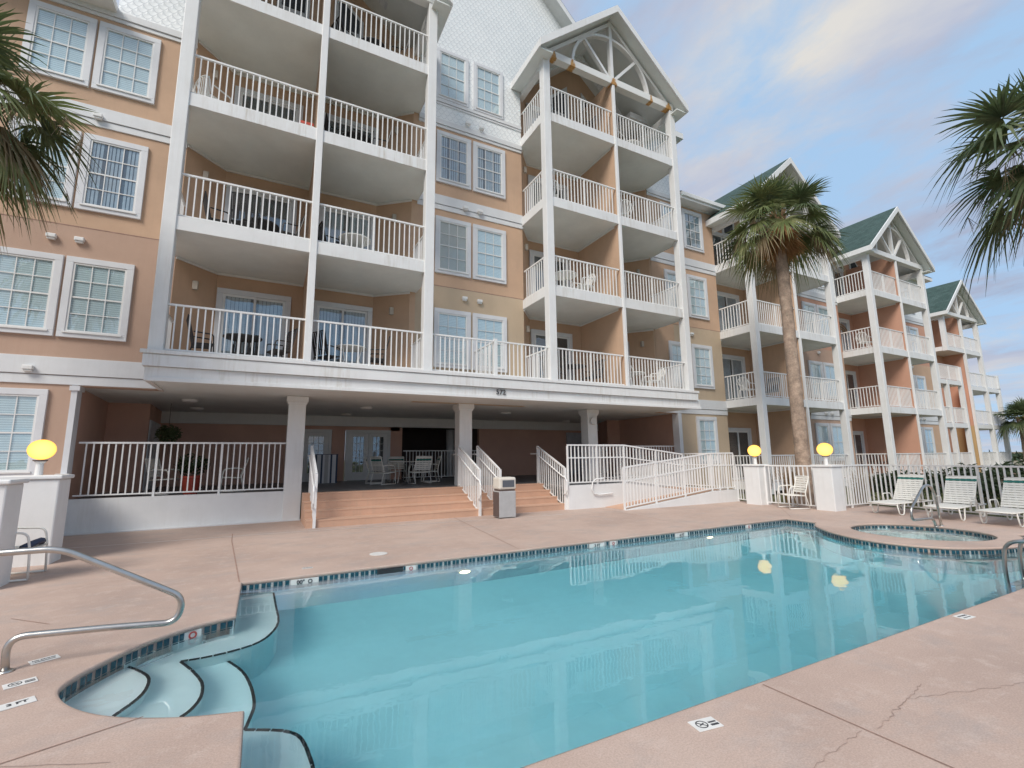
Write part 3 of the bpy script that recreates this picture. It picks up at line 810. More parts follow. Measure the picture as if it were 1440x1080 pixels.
# --- stepped end wing
WG = thing('end_wing', 'far end wing of the apartments, salmon and ochre, with open balconies under a green gable', 'building', (46, 4, 0))
_B = B; B = WG
XD, YD = 43.2, 3.2
MB().prism([(XD, W + YD), (XD + .6, 2.35 + YD), (XD + 3.0, 2.35 + YD), (XD + 3.0, 3.0 + YD), (XD, 3.0 + YD)], 0, 11.6).build('wall', M['stucco_salmon'], B)
MB().box(XD + 2.87, .14 + YD, 3.4, XD + 2.97, 3.0 + YD, 11.7).build('divider_wall', M['stucco_salmon'], B)
MB().box(XD + 2.87, .14 + YD, 0, XD + 2.97, 3.0 + YD, 3.4).build('divider_wall', M['stucco_ochre'], B)
MB().box(XD + 2.0, .3 + YD, 0, XD + 2.86, .4 + YD, 3.4).build('wall', M['stucco_ochre'], B)
MB().box(XD + 2.0, .3 + YD, 3.4, XD + 2.86, .4 + YD, 6.5).build('wall', M['stucco_salmon'], B)
MB().box(XD + 2.84, YD - .03, 0, XD + 3.0, .139 + YD, 11.59).build('post', M['white'], B)
for px in (0, 5.65): MB().box(XD + px - (.03 if px == 0 else 0), YD - .03, -.05 if px else 8.77, XD + px + .25, .24 + YD, 11.6).build('post', M['white'], B)
MB().box(XD + 5.65, 2.3 + YD, 0, XD + 5.9, 2.55 + YD, 11.6).build('post', M['white'], B)
MB().box(XD + 4.3, 2.3 + YD, 0, XD + 4.5, 2.5 + YD, 9.0).build('post', M['white'], B)
for z in (.42, 3.5, 6.35, 9.1):
    x1 = XD + (5.87 if z > 9 else 8.2)
    MB().box(XD + (0 if z > 9 else 2.98), YD, z - .3, x1, 2.55 + YD, z).build('balcony_slab', M['white'], B)
    if z > 9: rail_mb(MB(), (XD + .24, YD + .07, z), (XD + 2.84, YD + .07, z)).build('balcony_railing', M['rail'], B)
    rail_mb(MB(), (XD + 3.0, YD + .07, z), (XD + 5.65, YD + .07, z)).build('balcony_railing', M['rail'], B)
    rail_mb(MB(), (XD + 3.0, YD + 2.4, z), (x1, YD + 2.4, z), posts=2).build('balcony_railing', M['rail'], B)
    if z < 9:
        rail_mb(MB(), (XD + 5.87, YD + .07, z), (x1, YD + .07, z)).build('balcony_railing', M['rail'], B)
        MB().box(x1 - .21, YD - .03, z - (.45 if z < 1 else 0) + .002, x1 + .03, YD + .24, z + (1.1 if z > 6 else 2.9)).build('post', M['white'], B)
bay_roof(XD, 11.62, y0=YD, mat=M['stucco_salmon'], back=9.5)
MB().box(36.2, 4.2, 0, XD, 4.5, 9.2).build('wall', M['stucco_salmon'], B)
rail_mb(MB(), (36.3, 4.3, 9.2), (XD, 4.3, 9.2), posts=3).build('balcony_railing', M['rail'], B)
for z in (.42, 3.4, 6.3):
    MB().box(37.6, 2.4, z - .3, 42.4, 4.2, z).build('balcony_slab', M['white'], B)
    rail_mb(MB(), (37.7, 2.47, z), (42.3, 2.47, z), posts=2).build('balcony_railing', M['rail'], B)
for x in (37.57, 40.0, 42.21): MB().box(x, 2.37, 0, x + .22, 2.62, 6.3 + (1.0 if x != 40 else 0)).build('post', M['white'], B)
MB().box(36.2, 4.5, -.1, 46.1, 9.0, 9.0).build('wall', M['stucco_salmon'], B)
MB().face([(36, 3.9, 11.9), (43.6, 3.9, 11.9), (43.6, 8, 14.0), (36, 8, 14.0)]).build('roof', M['roof'], B)
B = _B

# ------------------------------------------------------------------ pool outline and deck
def arc(cx, cy, r, a0, a1, n):
    return [(cx + r * math.cos(R(a0 + (a1 - a0) * k / n)), cy + r * math.sin(R(a0 + (a1 - a0) * k / n))) for k in range(n + 1)]
def catmull(P, n=8):
    out = []
    for i in range(len(P) - 1):
        p0 = P[max(0, i - 1)]; p1 = P[i]; p2 = P[i + 1]; p3 = P[min(len(P) - 1, i + 2)]
        for k in range(n):
            t = k / n
            out.append(tuple(.5 * (2 * p1[j] + (p2[j] - p0[j]) * t + (2 * p0[j] - 5 * p1[j] + 4 * p2[j] - p3[j]) * t * t + (3 * p1[j] - p0[j] - 3 * p2[j] + p3[j]) * t ** 3) for j in range(len(p1))))
    out.append(tuple(P[-1])); return out
NEAR = -9.33
entry = catmull([(-.17, -5.97), (-.45, -6.08), (-.78, -6.35), (-1.02, -6.72), (-1.14, -7.05), (-1.10, -7.28), (-.93, -7.55), (-.68, -7.78), (-.33, -7.97), (-.03, -8.06)], 5)
spa_outer = catmull([(10.95, -5.15), (10.35, -5.50), (9.78, -6.15), (9.47, -6.85), (9.50, -7.45), (9.80, -7.92), (10.4, -8.25), (11.1, -8.38), (11.75, -8.2), (12.2, -7.95)], 5)
far = [(12.6, -8.05), (12.6, NEAR)]
# clockwise seen from above: far-left corner along the far edge to the right
OUT = [(-.17, -4.56), (11.0, -4.42)] + spa_outer + far + [(-.02, NEAR)] + entry[::-1]
OUT = OUT[::-1]   # counter-clockwise
SPA = arc(11.25, -6.88, 1.08, 0, 360, 40)[:-1]
SPA = [(11.25 + (x - 11.25) * 1.0, y) for x, y in SPA]
cuts = [-14, -4.2, -1.6]
deckpoly = [(-12, -16), (22, -16), (15.2, -9.5), (15.05, -7.5), (15.75, -3.9), (14.0, -3.2), (13.9, 0.02), (13.75, 1.55), (-12, 1.85)]
dk = MB(); dk.prism(deckpoly, -.30, 0, holes=[OUT, SPA], bottom=False)
deck = tag(dk.build('pool_deck', M['deck'], None), kind='structure')
lw = MB(); lw.prism([(-400, -300), (900, -300), (900, 900), (-400, 900)], -.5, -.05, holes=[[(-11.9, -15.9), (21.5, -15.9), (15.1, -9.5), (14.95, -7.5), (15.65, -3.95), (13.9, -3.3), (13.9, 1.4), (-11.9, 1.7)]], bottom=False, sides=False)
tag(lw.build('lawn', M['lawn'], None), kind='structure')

def strip(mb, pts, w, z=.004):
    for (a, b) in zip(pts, pts[1:]):
        a, b = Vector((*a, 0)), Vector((*b, 0)); d = (b - a).normalized(); n = Vector((-d.y, d.x, 0)) * w / 2; e = d * w * .3
        mb.face([(p.x, p.y, z) for p in (a - n - e, b - n + e, b + n + e, a + n - e)])
mb = MB()
strip(mb, [(-.50, -.0), (-.46, -1.0), (-.19, -4.54)], .016)
strip(mb, [(4.35, .0), (3.80, -4.5)], .012); strip(mb, [(8.7, -.3), (8.2, -4.4)], .010)
strip(mb, [(3.0, NEAR - .03), (3.02, -10.4), (3.05, -14)], .009)
strip(mb, [(-.55, -7.85), (-1.1, -8.05), (-3.5, -9.2)], .008)
strip(mb, [(-1.7, -5.4), (-2.1, -5.0)], .008)
strip(mb, [(11.3, -4.35), (13.5, -2.6)], .010)
tag(mb.build('deck_joints', M['joint'], None, fix=False), kind='structure')
mb = MB()
def crack(p, q, n, amp, w, seed):
    rnd = random.Random(seed); pts = []
    for i in range(n + 1):
        t = i / n; pts.append((p[0] + (q[0] - p[0]) * t + rnd.uniform(-amp, amp) * (0 < i < n), p[1] + (q[1] - p[1]) * t + rnd.uniform(-amp, amp) * (0 < i < n)))
    strip(mb, pts, w, .0045)
crack((3.08, -9.98), (3.9, -9.85), 22, .013, .004, 1); crack((3.6, -9.9), (4.6, -10.2), 22, .012, .003, 2); crack((2.98, -9.95), (1.9, -10.05), 24, .012, .003, 3)
crack((6.2, -9.6), (7.6, -10.4), 22, .02, .003, 5); crack((-1.5, -7.9), (-.6, -8.3), 10, .015, .004, 6)
tag(mb.build('deck_cracks', M['crack'], None, fix=False), kind='structure')
mb = MB(); strip(mb, [(-3.4, -.28), (.9, -.42), (2.6, -.62), (7.0, -.95)], .028, .0035)
tag(mb.build('pale_deck_seam', M['marker'], None, fix=False), kind='structure')

# ------------------------------------------------------------------ swimming pool
WZ = -.105
pool = thing('swimming_pool', 'turquoise swimming pool with a rounded entry end and dark teal waterline tiles', 'swimming pool', (5, -7, -.15))
def floorz(x, y): return -1.12 - .5 * max(0, min(1, (x - .8) / 6))
inner = OUT
def ring(mb, poly, za, zb, closed=True, off=0.0):
    n = len(poly)
    for i in range(n):
        a, b = poly[i], poly[(i + 1) % n]
        mb.face([(a[0], a[1], za), (b[0], b[1], za), (b[0], b[1], zb), (a[0], a[1], zb)])
mb = MB(); ring(mb, OUT, -2.0, -.175); mb.build('pool_wall', M['plaster'], pool, fix=False)
mb = MB(); mb.prism(OUT, 0, 0, top=True, bottom=False, sides=False, zf=floorz); mb.build('pool_floor', M['plaster'], pool, fix=False)
def tile_band(poly, z0, z1, parent, unit=.165, skip=(), name='tile_band', flip=1):
    """pale grout strip with pairs of teal tiles, the waterline band of the pool"""
    mb = MB(); n = len(poly)
    for i in range(n):
        a, b = poly[i], poly[(i + 1) % n]
        mb.mi = 0; mb.face([(a[0], a[1], z0), (b[0], b[1], z0), (b[0], b[1], z1), (a[0], a[1], z1)])
    # walk along the perimeter
    segs = []; tot = 0
    for i in range(n):
        a, b = Vector(poly[i]), Vector(poly[(i + 1) % n]); l = (b - a).length; segs.append((tot, a, b, l)); tot += l
    def at(s):
        s %= tot
        for (t, a, b, l) in segs:
            if s <= t + l + 1e-6:
                f = (s - t) / l if l else 0; d = (b - a).normalized(); nn = Vector((-d.y, d.x)) * flip
                return a + (b - a) * f + nn * .004
        return Vector(poly[0])
    mb.mi = 1; cnt = int(tot / unit); u = tot / cnt; h = z1 - z0
    for k in range(cnt):
        s = k * u
        for (o0, o1) in ((.10, .45), (.53, .88)):
            for (q0, q1) in ((.52, .93), (.22, .44)):
                a, b = at(s + o0 * u), at(s + o1 * u)
                mb.face([(a.x, a.y, z0 + h * q0), (b.x, b.y, z0 + h * q0), (b.x, b.y, z0 + h * q1), (a.x, a.y, z0 + h * q1)])
    return mb.build(name, [M['grout'], M['teal']], parent, fix=False)
tile_band(OUT, -.175, -.035, pool, unit=.135)
# bullnose coping
def coping(poly, parent, mt, name='coping', r=.03):
    mb = MB(); n = len(poly)
    off = []
    for i in range(n):
        a, b, c = Vector(poly[i - 1]), Vector(poly[i]), Vector(poly[(i + 1) % n])
        d1 = (b - a).normalized(); d2 = (c - b).normalized(); nn = (Vector((-d1.y, d1.x)) + Vector((-d2.y, d2.x))).normalized(); off.append((b, nn))
    prof = [(-.004, .002)] + [(.018 * math.sin(t), -.02 + .021 * math.cos(t)) for t in [PI * k / 6 for k in range(7)]] + [(-.004, -.04)]
    for i in range(n):
        (p, na), (q, nb) = off[i], off[(i + 1) % n]
        for (u0, v0), (u1, v1) in zip(prof, prof[1:]):
            mb.face([(p.x + na.x * u0, p.y + na.y * u0, v0), (q.x + nb.x * u0, q.y + nb.y * u0, v0), (q.x + nb.x * u1, q.y + nb.y * u1, v1), (p.x + na.x * u1, p.y + na.y * u1, v1)])
    return mb.build(name, mt, parent, smooth=True, fix=False)
coping(OUT, pool, M['deck'])
# entry steps with black tile nosings
e0 = [(-1.07, -6.27), (-.88, -6.49), (-.71, -6.76), (-.67, -6.97), (-.69, -7.16), (-.78, -7.37)]
e1 = [(.20, -4.53), (.22, -5.24), (.23, -5.76), (.15, -6.10), (0, -6.31), (-.30, -6.41), (-.54, -6.41), (-.43, -6.65), (-.33, -6.94), (-.31, -7.19), (-.35, -7.36), (-.40, -7.44)]
e2 = [(-.18, -6.38), (-.06, -6.66), (.01, -6.97), (.04, -7.25), (.03, -7.40), (-.01, -7.61)]
e3 = [(-.01, -7.70), (.22, -7.83), (.32, -7.98), (.36, -8.27), (.38, -9.32)]
e1 = e1[:1] + catmull(e1[1:7], 3) + catmull(e1[7:], 3); e0 = catmull(e0, 3); e2 = catmull(e2, 3); e3 = catmull(e3[:4], 3) + e3[4:]
def step(top, edge, outer, zb=-1.3):
    MB().prism(edge + outer, zb, top).build('entry_step', M['plaster'], pool)
    mb = MB(); pts = edge; 
    def sub(pts, l):
        o = []
        for a, b in zip(pts, pts[1:]):
            a, b = Vector(a), Vector(b); n = max(1, int((b - a).length / l))
            for i in range(n): o.append((a + (b - a) * ((i + .06) / n), a + (b - a) * ((i + .94) / n)))
        return o
    for a, b in sub(pts, .17):
        mb.beam((a.x, a.y, top + .001), (b.x, b.y, top + .001), .022, .022)
    mb.build('step_edge_tiles', M['blacktile'], pool)
step(-.22, e0, [(-.9, -7.75), (-1.3, -7.8), (-1.5, -6.9), (-1.3, -6.0)])
step(-.38, e1, [(-.5, -8.1), (-1.4, -7.9), (-1.5, -6.0), (-.3, -5.8), (-.3, -4.45)])
step(-.60, e2, [(-.02, -8.2), (-1.2, -7.9), (-1.2, -6.3), (-.4, -6.2)])
step(-.50, e3, [(-.3, -9.5), (-.3, -7.70)])
# underwater lamps in the far wall
for x, y in ((2.78, -4.60), (8.2, -4.53)):
    o = MB(); o.tube([(x, y + .06, -.50), (x, y - .05, -.50)], .10, 20); b = o.build('pool_lamp', M['trim'], pool)
    o = MB(); o.tube([(x, y - .051, -.50), (x, y - .06, -.50)], .082, 20); o.build('lens', M['poollight'], b)
# skimmer mouth and marker tiles on the waterline
MB().box(1.50, -4.565, -.115, 1.86, -4.50, -.045).build('skimmer', M['black'], pool)
for x, t, mt in ((.56, '00"  O', 'ink'), (1.98, 'O', 'ink_red'), (5.38, '3 FT', 'ink'), (5.75, 'O', 'ink_red'), (7.51, '4 FT', 'ink'), (9.6, 'O', 'ink_red')):
    y = -4.575 + .0125 * (x + .17); w = .17 if len(t) > 1 else .075
    a = MB().box(x - w, y - .006, -.120, x + w, y + .01, -.045).build('depth_marker', M['marker'], pool)
    text_mesh(t, .07, M[mt], a, 'marking', (x, y - .010, -.083), (1, 0, 0), (0, 0, 1), .001, .002)
# no-diving mark on the rounded end
a = MB().beam((-.43, -6.089, -.083), (-.56, -6.147, -.083), .02, .075).build('depth_marker', M['marker'], pool)
text_mesh('O', .085, M['ink_red'], a, 'marking', (-.489, -6.131, -.083), (.916, .40, 0), (0, 0, 1), .001, .003)
# water: closed body whose sides run into the basin walls
wt = MB(); wt.prism(OUT, -2.2, WZ)
tag(wt.build('pool_water', M['water'], None), kind='structure')

# hot tub
tub = thing('hot_tub', 'round hot tub with a pink concrete rim set into the far corner of the pool', 'hot tub', (11.25, -6.88, -.15))
SP = SPA[::-1] if False else SPA
mb = MB(); ring(mb, SPA, -.95, -.24); mb.prism(SPA, 0, -.93, bottom=False, sides=False); mb.build('tub_basin', M['plaster'], tub, fix=False)
seat = arc(11.25, -6.88, .70, 0, 360, 40)[:-1]
mb = MB(); mb.prism(SPA, -.93, -.55, holes=[seat], bottom=False); mb.build('tub_seat', M['plaster'], tub)
tile_band(SPA, -.24, -.035, tub, unit=.16)
coping(SPA, tub, M['deck'])
wt = MB(); wt.prism(SPA, -1.2, WZ + .02); tag(wt.build('hot_tub_water', M['spawater'], None), kind='structure')

# deck marker tiles
def marker(x, y, rz, label, kind, s=1.0):
    k_ = .72
    o = thing('deck_marker_tile', label, 'marker tile', (0, 0, 0))
    MB().box(-.115 * s, -.07 * s, .001, .115 * s, .07 * s, .006).build('tile', M['marker'], o, bevel=.001)
    mb = MB()
    if kind == 'nodive':
        pts = [(-.035 + .045 * math.cos(2 * PI * k / 20), .045 * math.sin(2 * PI * k / 20)) for k in range(21)]
        for a, b in zip(pts, pts[1:]): mb.beam((*a, .0065), (*b, .0065), .008, .002)
        mb.beam((-.067, .032, .0065), (-.003, -.032, .0065), .008, .002); mb.beam((-.06, -.01, .0063), (-.01, .012, .0063), .010, .0015)
        mb.beam((.03, -.03, .0065), (.10, -.03, .0065), .022, .002); mb.beam((.03, .005, .0065), (.10, .005, .0065), .016, .002)
        mb.build('marking', M['ink'], o)
    elif kind == 'text':
        o2 = text_mesh('NO DIVING', .035, M['ink'], o, 'marking', (0, .02, .0065), (1, 0, 0), (0, 1, 0), .0005, .0015)
        mb.beam((-.08, -.03, .0065), (.08, -.03, .0065), .012, .002); mb.build('marking', M['ink'], o)
    else:
        text_mesh(kind, .075, M['ink'], o, 'marking', (0, 0, .0065), (1, 0, 0), (0, 1, 0), .0005, .003)
    o.location = (x, y, 0); o.rotation_euler = (0, 0, rz); o.scale = (k_, k_, 1)
    return o
marker(-1.41, -6.46, R(28), 'white tile with worn black marks, closest of three to the steel handrail', 'text')
marker(-1.40, -6.90, R(24), 'white tile with a faint no diving circle, middle of three by the pool entry', 'nodive')
marker(-1.29, -7.27, R(24), 'white tile with bold black lettering, nearest of three by the rounded pool end', '3 FT')
marker(2.29, -9.50, R(-8), 'white no diving tile on the near deck beside the cracked pink concrete', 'nodive')
marker(5.79, -9.42, R(-4), 'white lettered tile on the near deck towards the pool ladder', 'text')
marker(.62, -4.15, 0, 'faded white tile with marks on the far pool edge at the left corner', 'text', .8)
o = thing('skimmer_lid', 'round pale skimmer lid set in the deck behind the far pool edge', 'skimmer lid', (1.70, -3.66, 0))
MB().lathe([(.14, .001), (.14, .006), (.12, .008)], (1.70, -3.66, 0), 24).build('lid', M['marker'], o)

# ------------------------------------------------------------------ steel rails
def round_path(P, r=.08, n=6):
    P = [Vector(p) for p in P]; out = [P[0]]
    for a, b, c in zip(P, P[1:], P[2:]):
        d1 = (a - b); d2 = (c - b); rr = min(r, d1.length * .48, d2.length * .48); s = b + d1.normalized() * rr; e = b + d2.normalized() * rr
        for k in range(n + 1):
            t = k / n; out.append(s * (1 - t) ** 2 + b * 2 * t * (1 - t) + e * t * t)
    out.append(P[-1]); return out
o = thing('pool_handrail', 'looped stainless steel handrail over the pool entry steps in the left foreground', 'handrail', (-1.6, -6.6, 0))
y = -6.6
P = round_path([(-1.58, y, -.02), (-1.59, y, .20), (-1.36, y, .215), (-.70, y, .19), (-.55, y, .33), (-.68, y, .48), (-1.30, y, .835), (-1.78, y, .835), (-1.90, y, .60), (-1.90, y, -.02)], .12, 8)
P2 = round_path([(-1.58, y, -.02), (-1.585, y, .215), (-1.30, y, .217)], .16, 8)
A1 = round_path([(-1.58, y, -.02), (-1.60, y, .24), (-1.02, y, .21)], .19, 10)
A2 = round_path([(-1.02, y, .21), (-.565, y, .178), (-.535, y, .372), (-.95, y, .608)], .125, 10)
A3 = round_path([(-.95, y, .60), (-1.36, y, .842), (-1.84, y, .84), (-1.90, y, .60), (-1.90, y, -.02)], .12, 8)
MB().tube(A1 + A2[1:] + A3[1:], .0245, 18).build('rail', M['steel'], o, smooth=True)
for x in (-1.58, -1.90): MB().lathe([(.05, 0), (.05, .008), (.03, .018)], (x, y, 0), 20).build('escutcheon', M['steel'], o, smooth=True)
o = thing('hot_tub_handrail', 'bent stainless steel grab rail at the back of the round hot tub', 'handrail', (12.4, -6.8, 0))
y = -6.8
MB().tube(round_path([(12.42, y, -.02), (12.36, y, .55), (12.22, y, .82), (11.92, y, .84), (11.26, y, .40), (11.26, y, .20), (12.12, y, .17), (12.20, y, -.02)], .14, 8), .024, 14).build('rail', M['steel'], o, smooth=True)
for x in (12.42, 12.20): MB().lathe([(.05, 0), (.05, .008), (.03, .018)], (x, y, 0), 16).build('escutcheon', M['steel'], o, smooth=True)
o = thing('pool_ladder', 'steel pool ladder hooked over the near edge at the right of the frame', 'pool ladder', (8.6, -9.5, 0))
for x in (8.36, 8.86):
    MB().tube(round_path([(x, -9.42, -.02), (x, -9.40, .30), (x, -9.20, .42), (x, -8.98, .36), (x, -8.94, .10), (x, -8.96, -1.0)], .12, 8), .022, 12).build('rail', M['steel'], o, smooth=True)
for z in (-.35, -.62, -.89): MB().box(8.37, -9.02, z, 8.85, -8.93, z + .025).build('tread', M['steel'], o)
MB().tube([(8.36, -9.30, .22), (8.86, -9.30, .22)], .014, 10).build('crossbar', M['steel'], o)

# ------------------------------------------------------------------ pillars with lamps, garden walls, fence
def lamp_pillar(x0, y0, x1, y1, h, label, group='lamp pillars round the pool deck', gd=.20):
    cx, cy = (x0 + x1) / 2, (y0 + y1) / 2
    o = thing('lamp_pillar', label, 'lamp pillar', (cx, cy, 0), group=group)
    MB().box(x0, y0, -.05, x1, y1, h - .06).build('pillar', M['white'], o, bevel=.02)
    MB().box(x0 - .03, y0 - .03, h - .0595, x1 + .03, y1 + .03, h).build('cap', M['white'], o, bevel=.015)
    MB().lathe([(.05, h), (.045, h + .18), (.07, h + .20), (.07, h + .215)], (cx, cy, 0), 16).build('lamp_post', M['white'], o, smooth=False)
    MB().lathe([(.085, h + .215), (.09, h + .235)], (cx, cy, 0), 20).build('collar', M['bin_side'], o)
    n = 16; prof = [(max(.002, gd * math.sin(PI * k / n)), h + .235 + gd * .93 * (1 - math.cos(PI * k / n))) for k in range(n + 1)]
    MB().lathe(prof, (cx, cy, 0), 32).build('globe', M['globe'], o, smooth=True)
lamp_pillar(-3.42, -1.90, -2.76, -1.42, 1.31, 'broad white lamp pillar with a lit globe at the left below the ground-floor window', gd=.168)
lamp_pillar(13.22, -2.26, 13.70, -1.76, 1.20, 'white lamp pillar with a lit globe at the end of the access ramp', gd=.19)
lamp_pillar(13.30, -4.30, 13.80, -3.80, 1.20, 'white lamp pillar with a lit globe between the armchair and the loungers', gd=.19)
o = MB(); o.box(-3.6, -3.52, -.05, -2.78, -3.05, 1.24); o.box(-3.64, -3.56, 1.2405, -2.74, -3.01, 1.30)
tag(o.build('pillar', M['white'], None, bevel=.018), 'plain white pillar with a flat cap cut off by the left edge of the frame', 'pillar')
o = MB(); o.beam((-2.95, -1.42, .60), (-3.78, 1.78, .60), .16, 1.24); o.beam((-2.95, -1.42, 1.245), (-3.78, 1.78, 1.245), .22, .05)
tag(o.build('garden_wall', M['white'], None, bevel=.01), 'low white garden wall running from the left lamp pillar back to the porch', 'wall')
fence_g = 'sections of white picket pool fence'
def fence(pts, label, posts=2, ends=True):
    mb = MB()
    for k, (p, q) in enumerate(zip(pts, pts[1:])): rail_mb(mb, (*p, 0), (*q, 0), h=1.16, gap=.08, sp=.125, posts=posts, ends=ends, bw=.028, first=(k == 0))
    return tag(mb.build('pool_fence', M['rail'], None), label, 'fence', fence_g)
fence([(13.72, -1.12), (13.5, -1.75)], 'short white picket fence section between the ramp and its lamp pillar', posts=0)
fence([(13.50, -2.28), (13.55, -3.78)], 'white picket fence section between two lamp pillars behind the armchair', posts=1)
fence([(13.82, -4.02), (15.5, -4.05)], 'white picket fence section running back from the right lamp pillar to the corner', posts=1)
fence([(15.5, -4.05), (14.85, -7.5), (14.95, -9.4), (15.4, -12.5)], 'long white picket fence section behind the loungers', posts=3)

# ------------------------------------------------------------------ loungers and strap chairs
def chaise():
    o = thing('sun_lounger', 'x', 'sun lounger')
    # foot at -x, head at +x
    fr = MB(); r = .016
    for s in (-1, 1):
        y = s * .31
        fr.tube(round_path([(-.85, y, .30), (.35, y, .30), (.95, y, .30)], .05, 4), r, 8)
        for x in (-.62, .58):
            fr.tube(round_path([(x - .10, y, .30), (x - .02, y, .012), (x + .16, y, .012), (x + .24, y, .30)], .06, 5), r, 8)
    fr.tube([(-.85, -.31, .30), (-.85, .31, .30)], r, 8); fr.tube([(.95, -.31, .30), (.95, .31, .30)], r, 8)
    # armrests
    for s in (-1, 1): fr.tube(round_path([(-.05, s * .34, .30), (-.10, s * .34, .50), (.25, s * .34, .50), (.32, s * .34, .30)], .06, 5), .013, 8)
    fr.build('frame', M['frame'], o, smooth=True)
    bk = MB(); a = R(58); c, s_ = math.cos(a), math.sin(a)
    for s in (-1, 1): bk.tube([(.28, s * .29, .31), (.28 + .80 * c, s * .29, .31 + .80 * s_)], r, 8)
    bk.tube([(.28 + .80 * c, -.29, .31 + .80 * s_), (.28 + .80 * c, .29, .31 + .80 * s_)], r, 8)
    bk.build('back_frame', M['frame'], o, smooth=True)
    st = MB()
    for i in range(17): st.box(-.82 + i * .064, -.315, .312, -.82 + i * .064 + .052, .315, .320)
    st.build('seat_straps', M['strap'], o)
    st = MB(); g = MB()
    for i in range(12):
        t0 = .02 + i * .064; t1 = t0 + .052; m_ = g if i in (10,) else st
        m_.beam((.28 + t0 * c - .018 * s_, 0, .31 + t0 * s_ + .018 * c), (.28 + t1 * c - .018 * s_, 0, .31 + t1 * s_ + .018 * c), .61, .008, up=(-s_, 0, c))
    st.build('back_straps', M['strap'], o); g.build('green_headband', M['green'], o)
    return o
ch0 = chaise(); lg = 'white strap sun loungers along the fence'
ch0.location = (14.30, -5.30, 0); ch0['label'] = 'white strap sun lounger with a green headband, nearest the right lamp pillar'; ch0['group'] = lg; ch0.scale = (.95, .93, .93); ch0.rotation_euler = (0, 0, R(-4))
dup(ch0, (14.22, -6.40, 0), R(2), 'white strap sun lounger with a green headband, middle one behind the hot tub rail', lg)
dup(ch0, (14.05, -7.42, 0), R(-3), 'white strap sun lounger with a green headband, cut by the right edge of the frame', lg)

def strap_chair(green=True):
    """low patio armchair of white tube with horizontal straps, facing +x"""
    o = thing('patio_armchair', 'x', 'armchair'); r = .014
    fr = MB()
    for s in (-1, 1):
        y = s * .28
        fr.tube(round_path([(.26, y, .012), (.24, y, .40), (.20, y, .60), (-.12, y, .62), (-.24, y, .58)], .08, 6), r, 8)
        fr.tube(round_path([(-.30, y, .012), (-.20, y, .40), (-.34, y, .88)], .05, 5), r, 8)
        fr.tube([(.24, y, .38), (-.19, y, .36)], r, 8); fr.tube([(.255, y, .02), (-.29, y, .02)], r, 8)
    for (x, z) in ((.24, .38), (-.19, .36), (-.34, .88)): fr.tube([(x, -.28, z), (x, .28, z)], r, 8)
    fr.build('frame', M['frame'], o, smooth=True)
    st = MB()
    for i in range(7): st.box(.22 - i * .062, -.285, .385 - i * .003, .22 - i * .062 - .05, .285, .393 - i * .003)
    st.build('seat_straps', M['strap'], o)
    st = MB(); g = MB()
    for i in range(7):
        z0 = .44 + i * .062; z1 = z0 + .05; f = lambda z: -.20 - (z - .40) * .29
        (g if (green and i == 5) else st).beam((f(z0), 0, z0), (f(z1), 0, z1), .57, .008, up=(1, 0, .29))
    st.build('back_straps', M['strap'], o)
    if green: g.build('green_headband', M['green'], o)
    return o
pg = 'strap chairs round the porch table'
pc = strap_chair(True)
pc.location = (3.32, 4.75, PF); pc.rotation_euler = (0, 0, R(-15)); pc['label'] = 'strap patio chair left of the porch table, nearer the french doors'; pc['group'] = pg
dup(pc, (3.42, 3.95, PF), R(25), 'strap patio chair left of the porch table, nearer the steps', pg)
dup(pc, (4.55, 3.80, PF), R(100), 'strap patio chair turned with its green-banded back to the steps', pg)
dup(pc, (5.15, 4.55, PF), R(172), 'strap patio chair at the right of the porch table by the white column', pg)
dup(pc, (4.25, 5.55, PF), R(-95), 'strap patio chair on the far side of the porch table', pg)
p2 = strap_chair(False)
p2.location = (13.12, -3.28, 0); p2.rotation_euler = (0, 0, R(152)); p2['label'] = 'white strap armchair against the fence between the two lamp pillars'
dup(p2, (-2.87, -2.80, 0), 0, 'white tubular armchair beside the left lamp pillar with a dark cloth on its seat')
o = MB(); 
pts = [(-2.72, -3.0, .41), (-2.66, -2.85, .46), (-2.64, -2.7, .47), (-2.68, -2.58, .42)]
o.tube(round_path(pts, .05, 4), [.05] * len(round_path(pts, .05, 4)), 8)
o.v = [(x, y, .40 + (z - .40) * .8) for x, y, z in o.v]
tag(o.build('folded_cloth', M['navy'], None, smooth=True), 'dark folded cloth lying on the seat of the left white armchair', 'cloth')

def table(x, y, z, r, h, label, top='tableglass', fm='frame', cat='table'):
    o = thing('round_table', label, cat, (x, y, z))
    MB().lathe([(r, h - .012), (r, h)], (x, y, z), 32).build('tabletop', M[top], o)
    mb = MB(); pts = [(x + (r + .005) * math.cos(2 * PI * k / 24), y + (r + .005) * math.sin(2 * PI * k / 24), z + h - .008) for k in range(25)]
    mb.tube(pts, .012, 6); mb.build('rim', M[fm], o)
    for k in range(4):
        t = PI / 4 + k * PI / 2; c, s = math.cos(t), math.sin(t)
        MB().tube(round_path([(x + c * r * .8, y + s * r * .8, z + h - .02), (x + c * r * .55, y + s * r * .55, z + h * .5), (x + c * r * .72, y + s * r * .72, z + .01)], .1, 5), .013, 6).build('leg', M[fm], o)
    return o
table(4.28, 4.68, PF, .58, .72, 'round glass-topped table on the porch beside the white column')

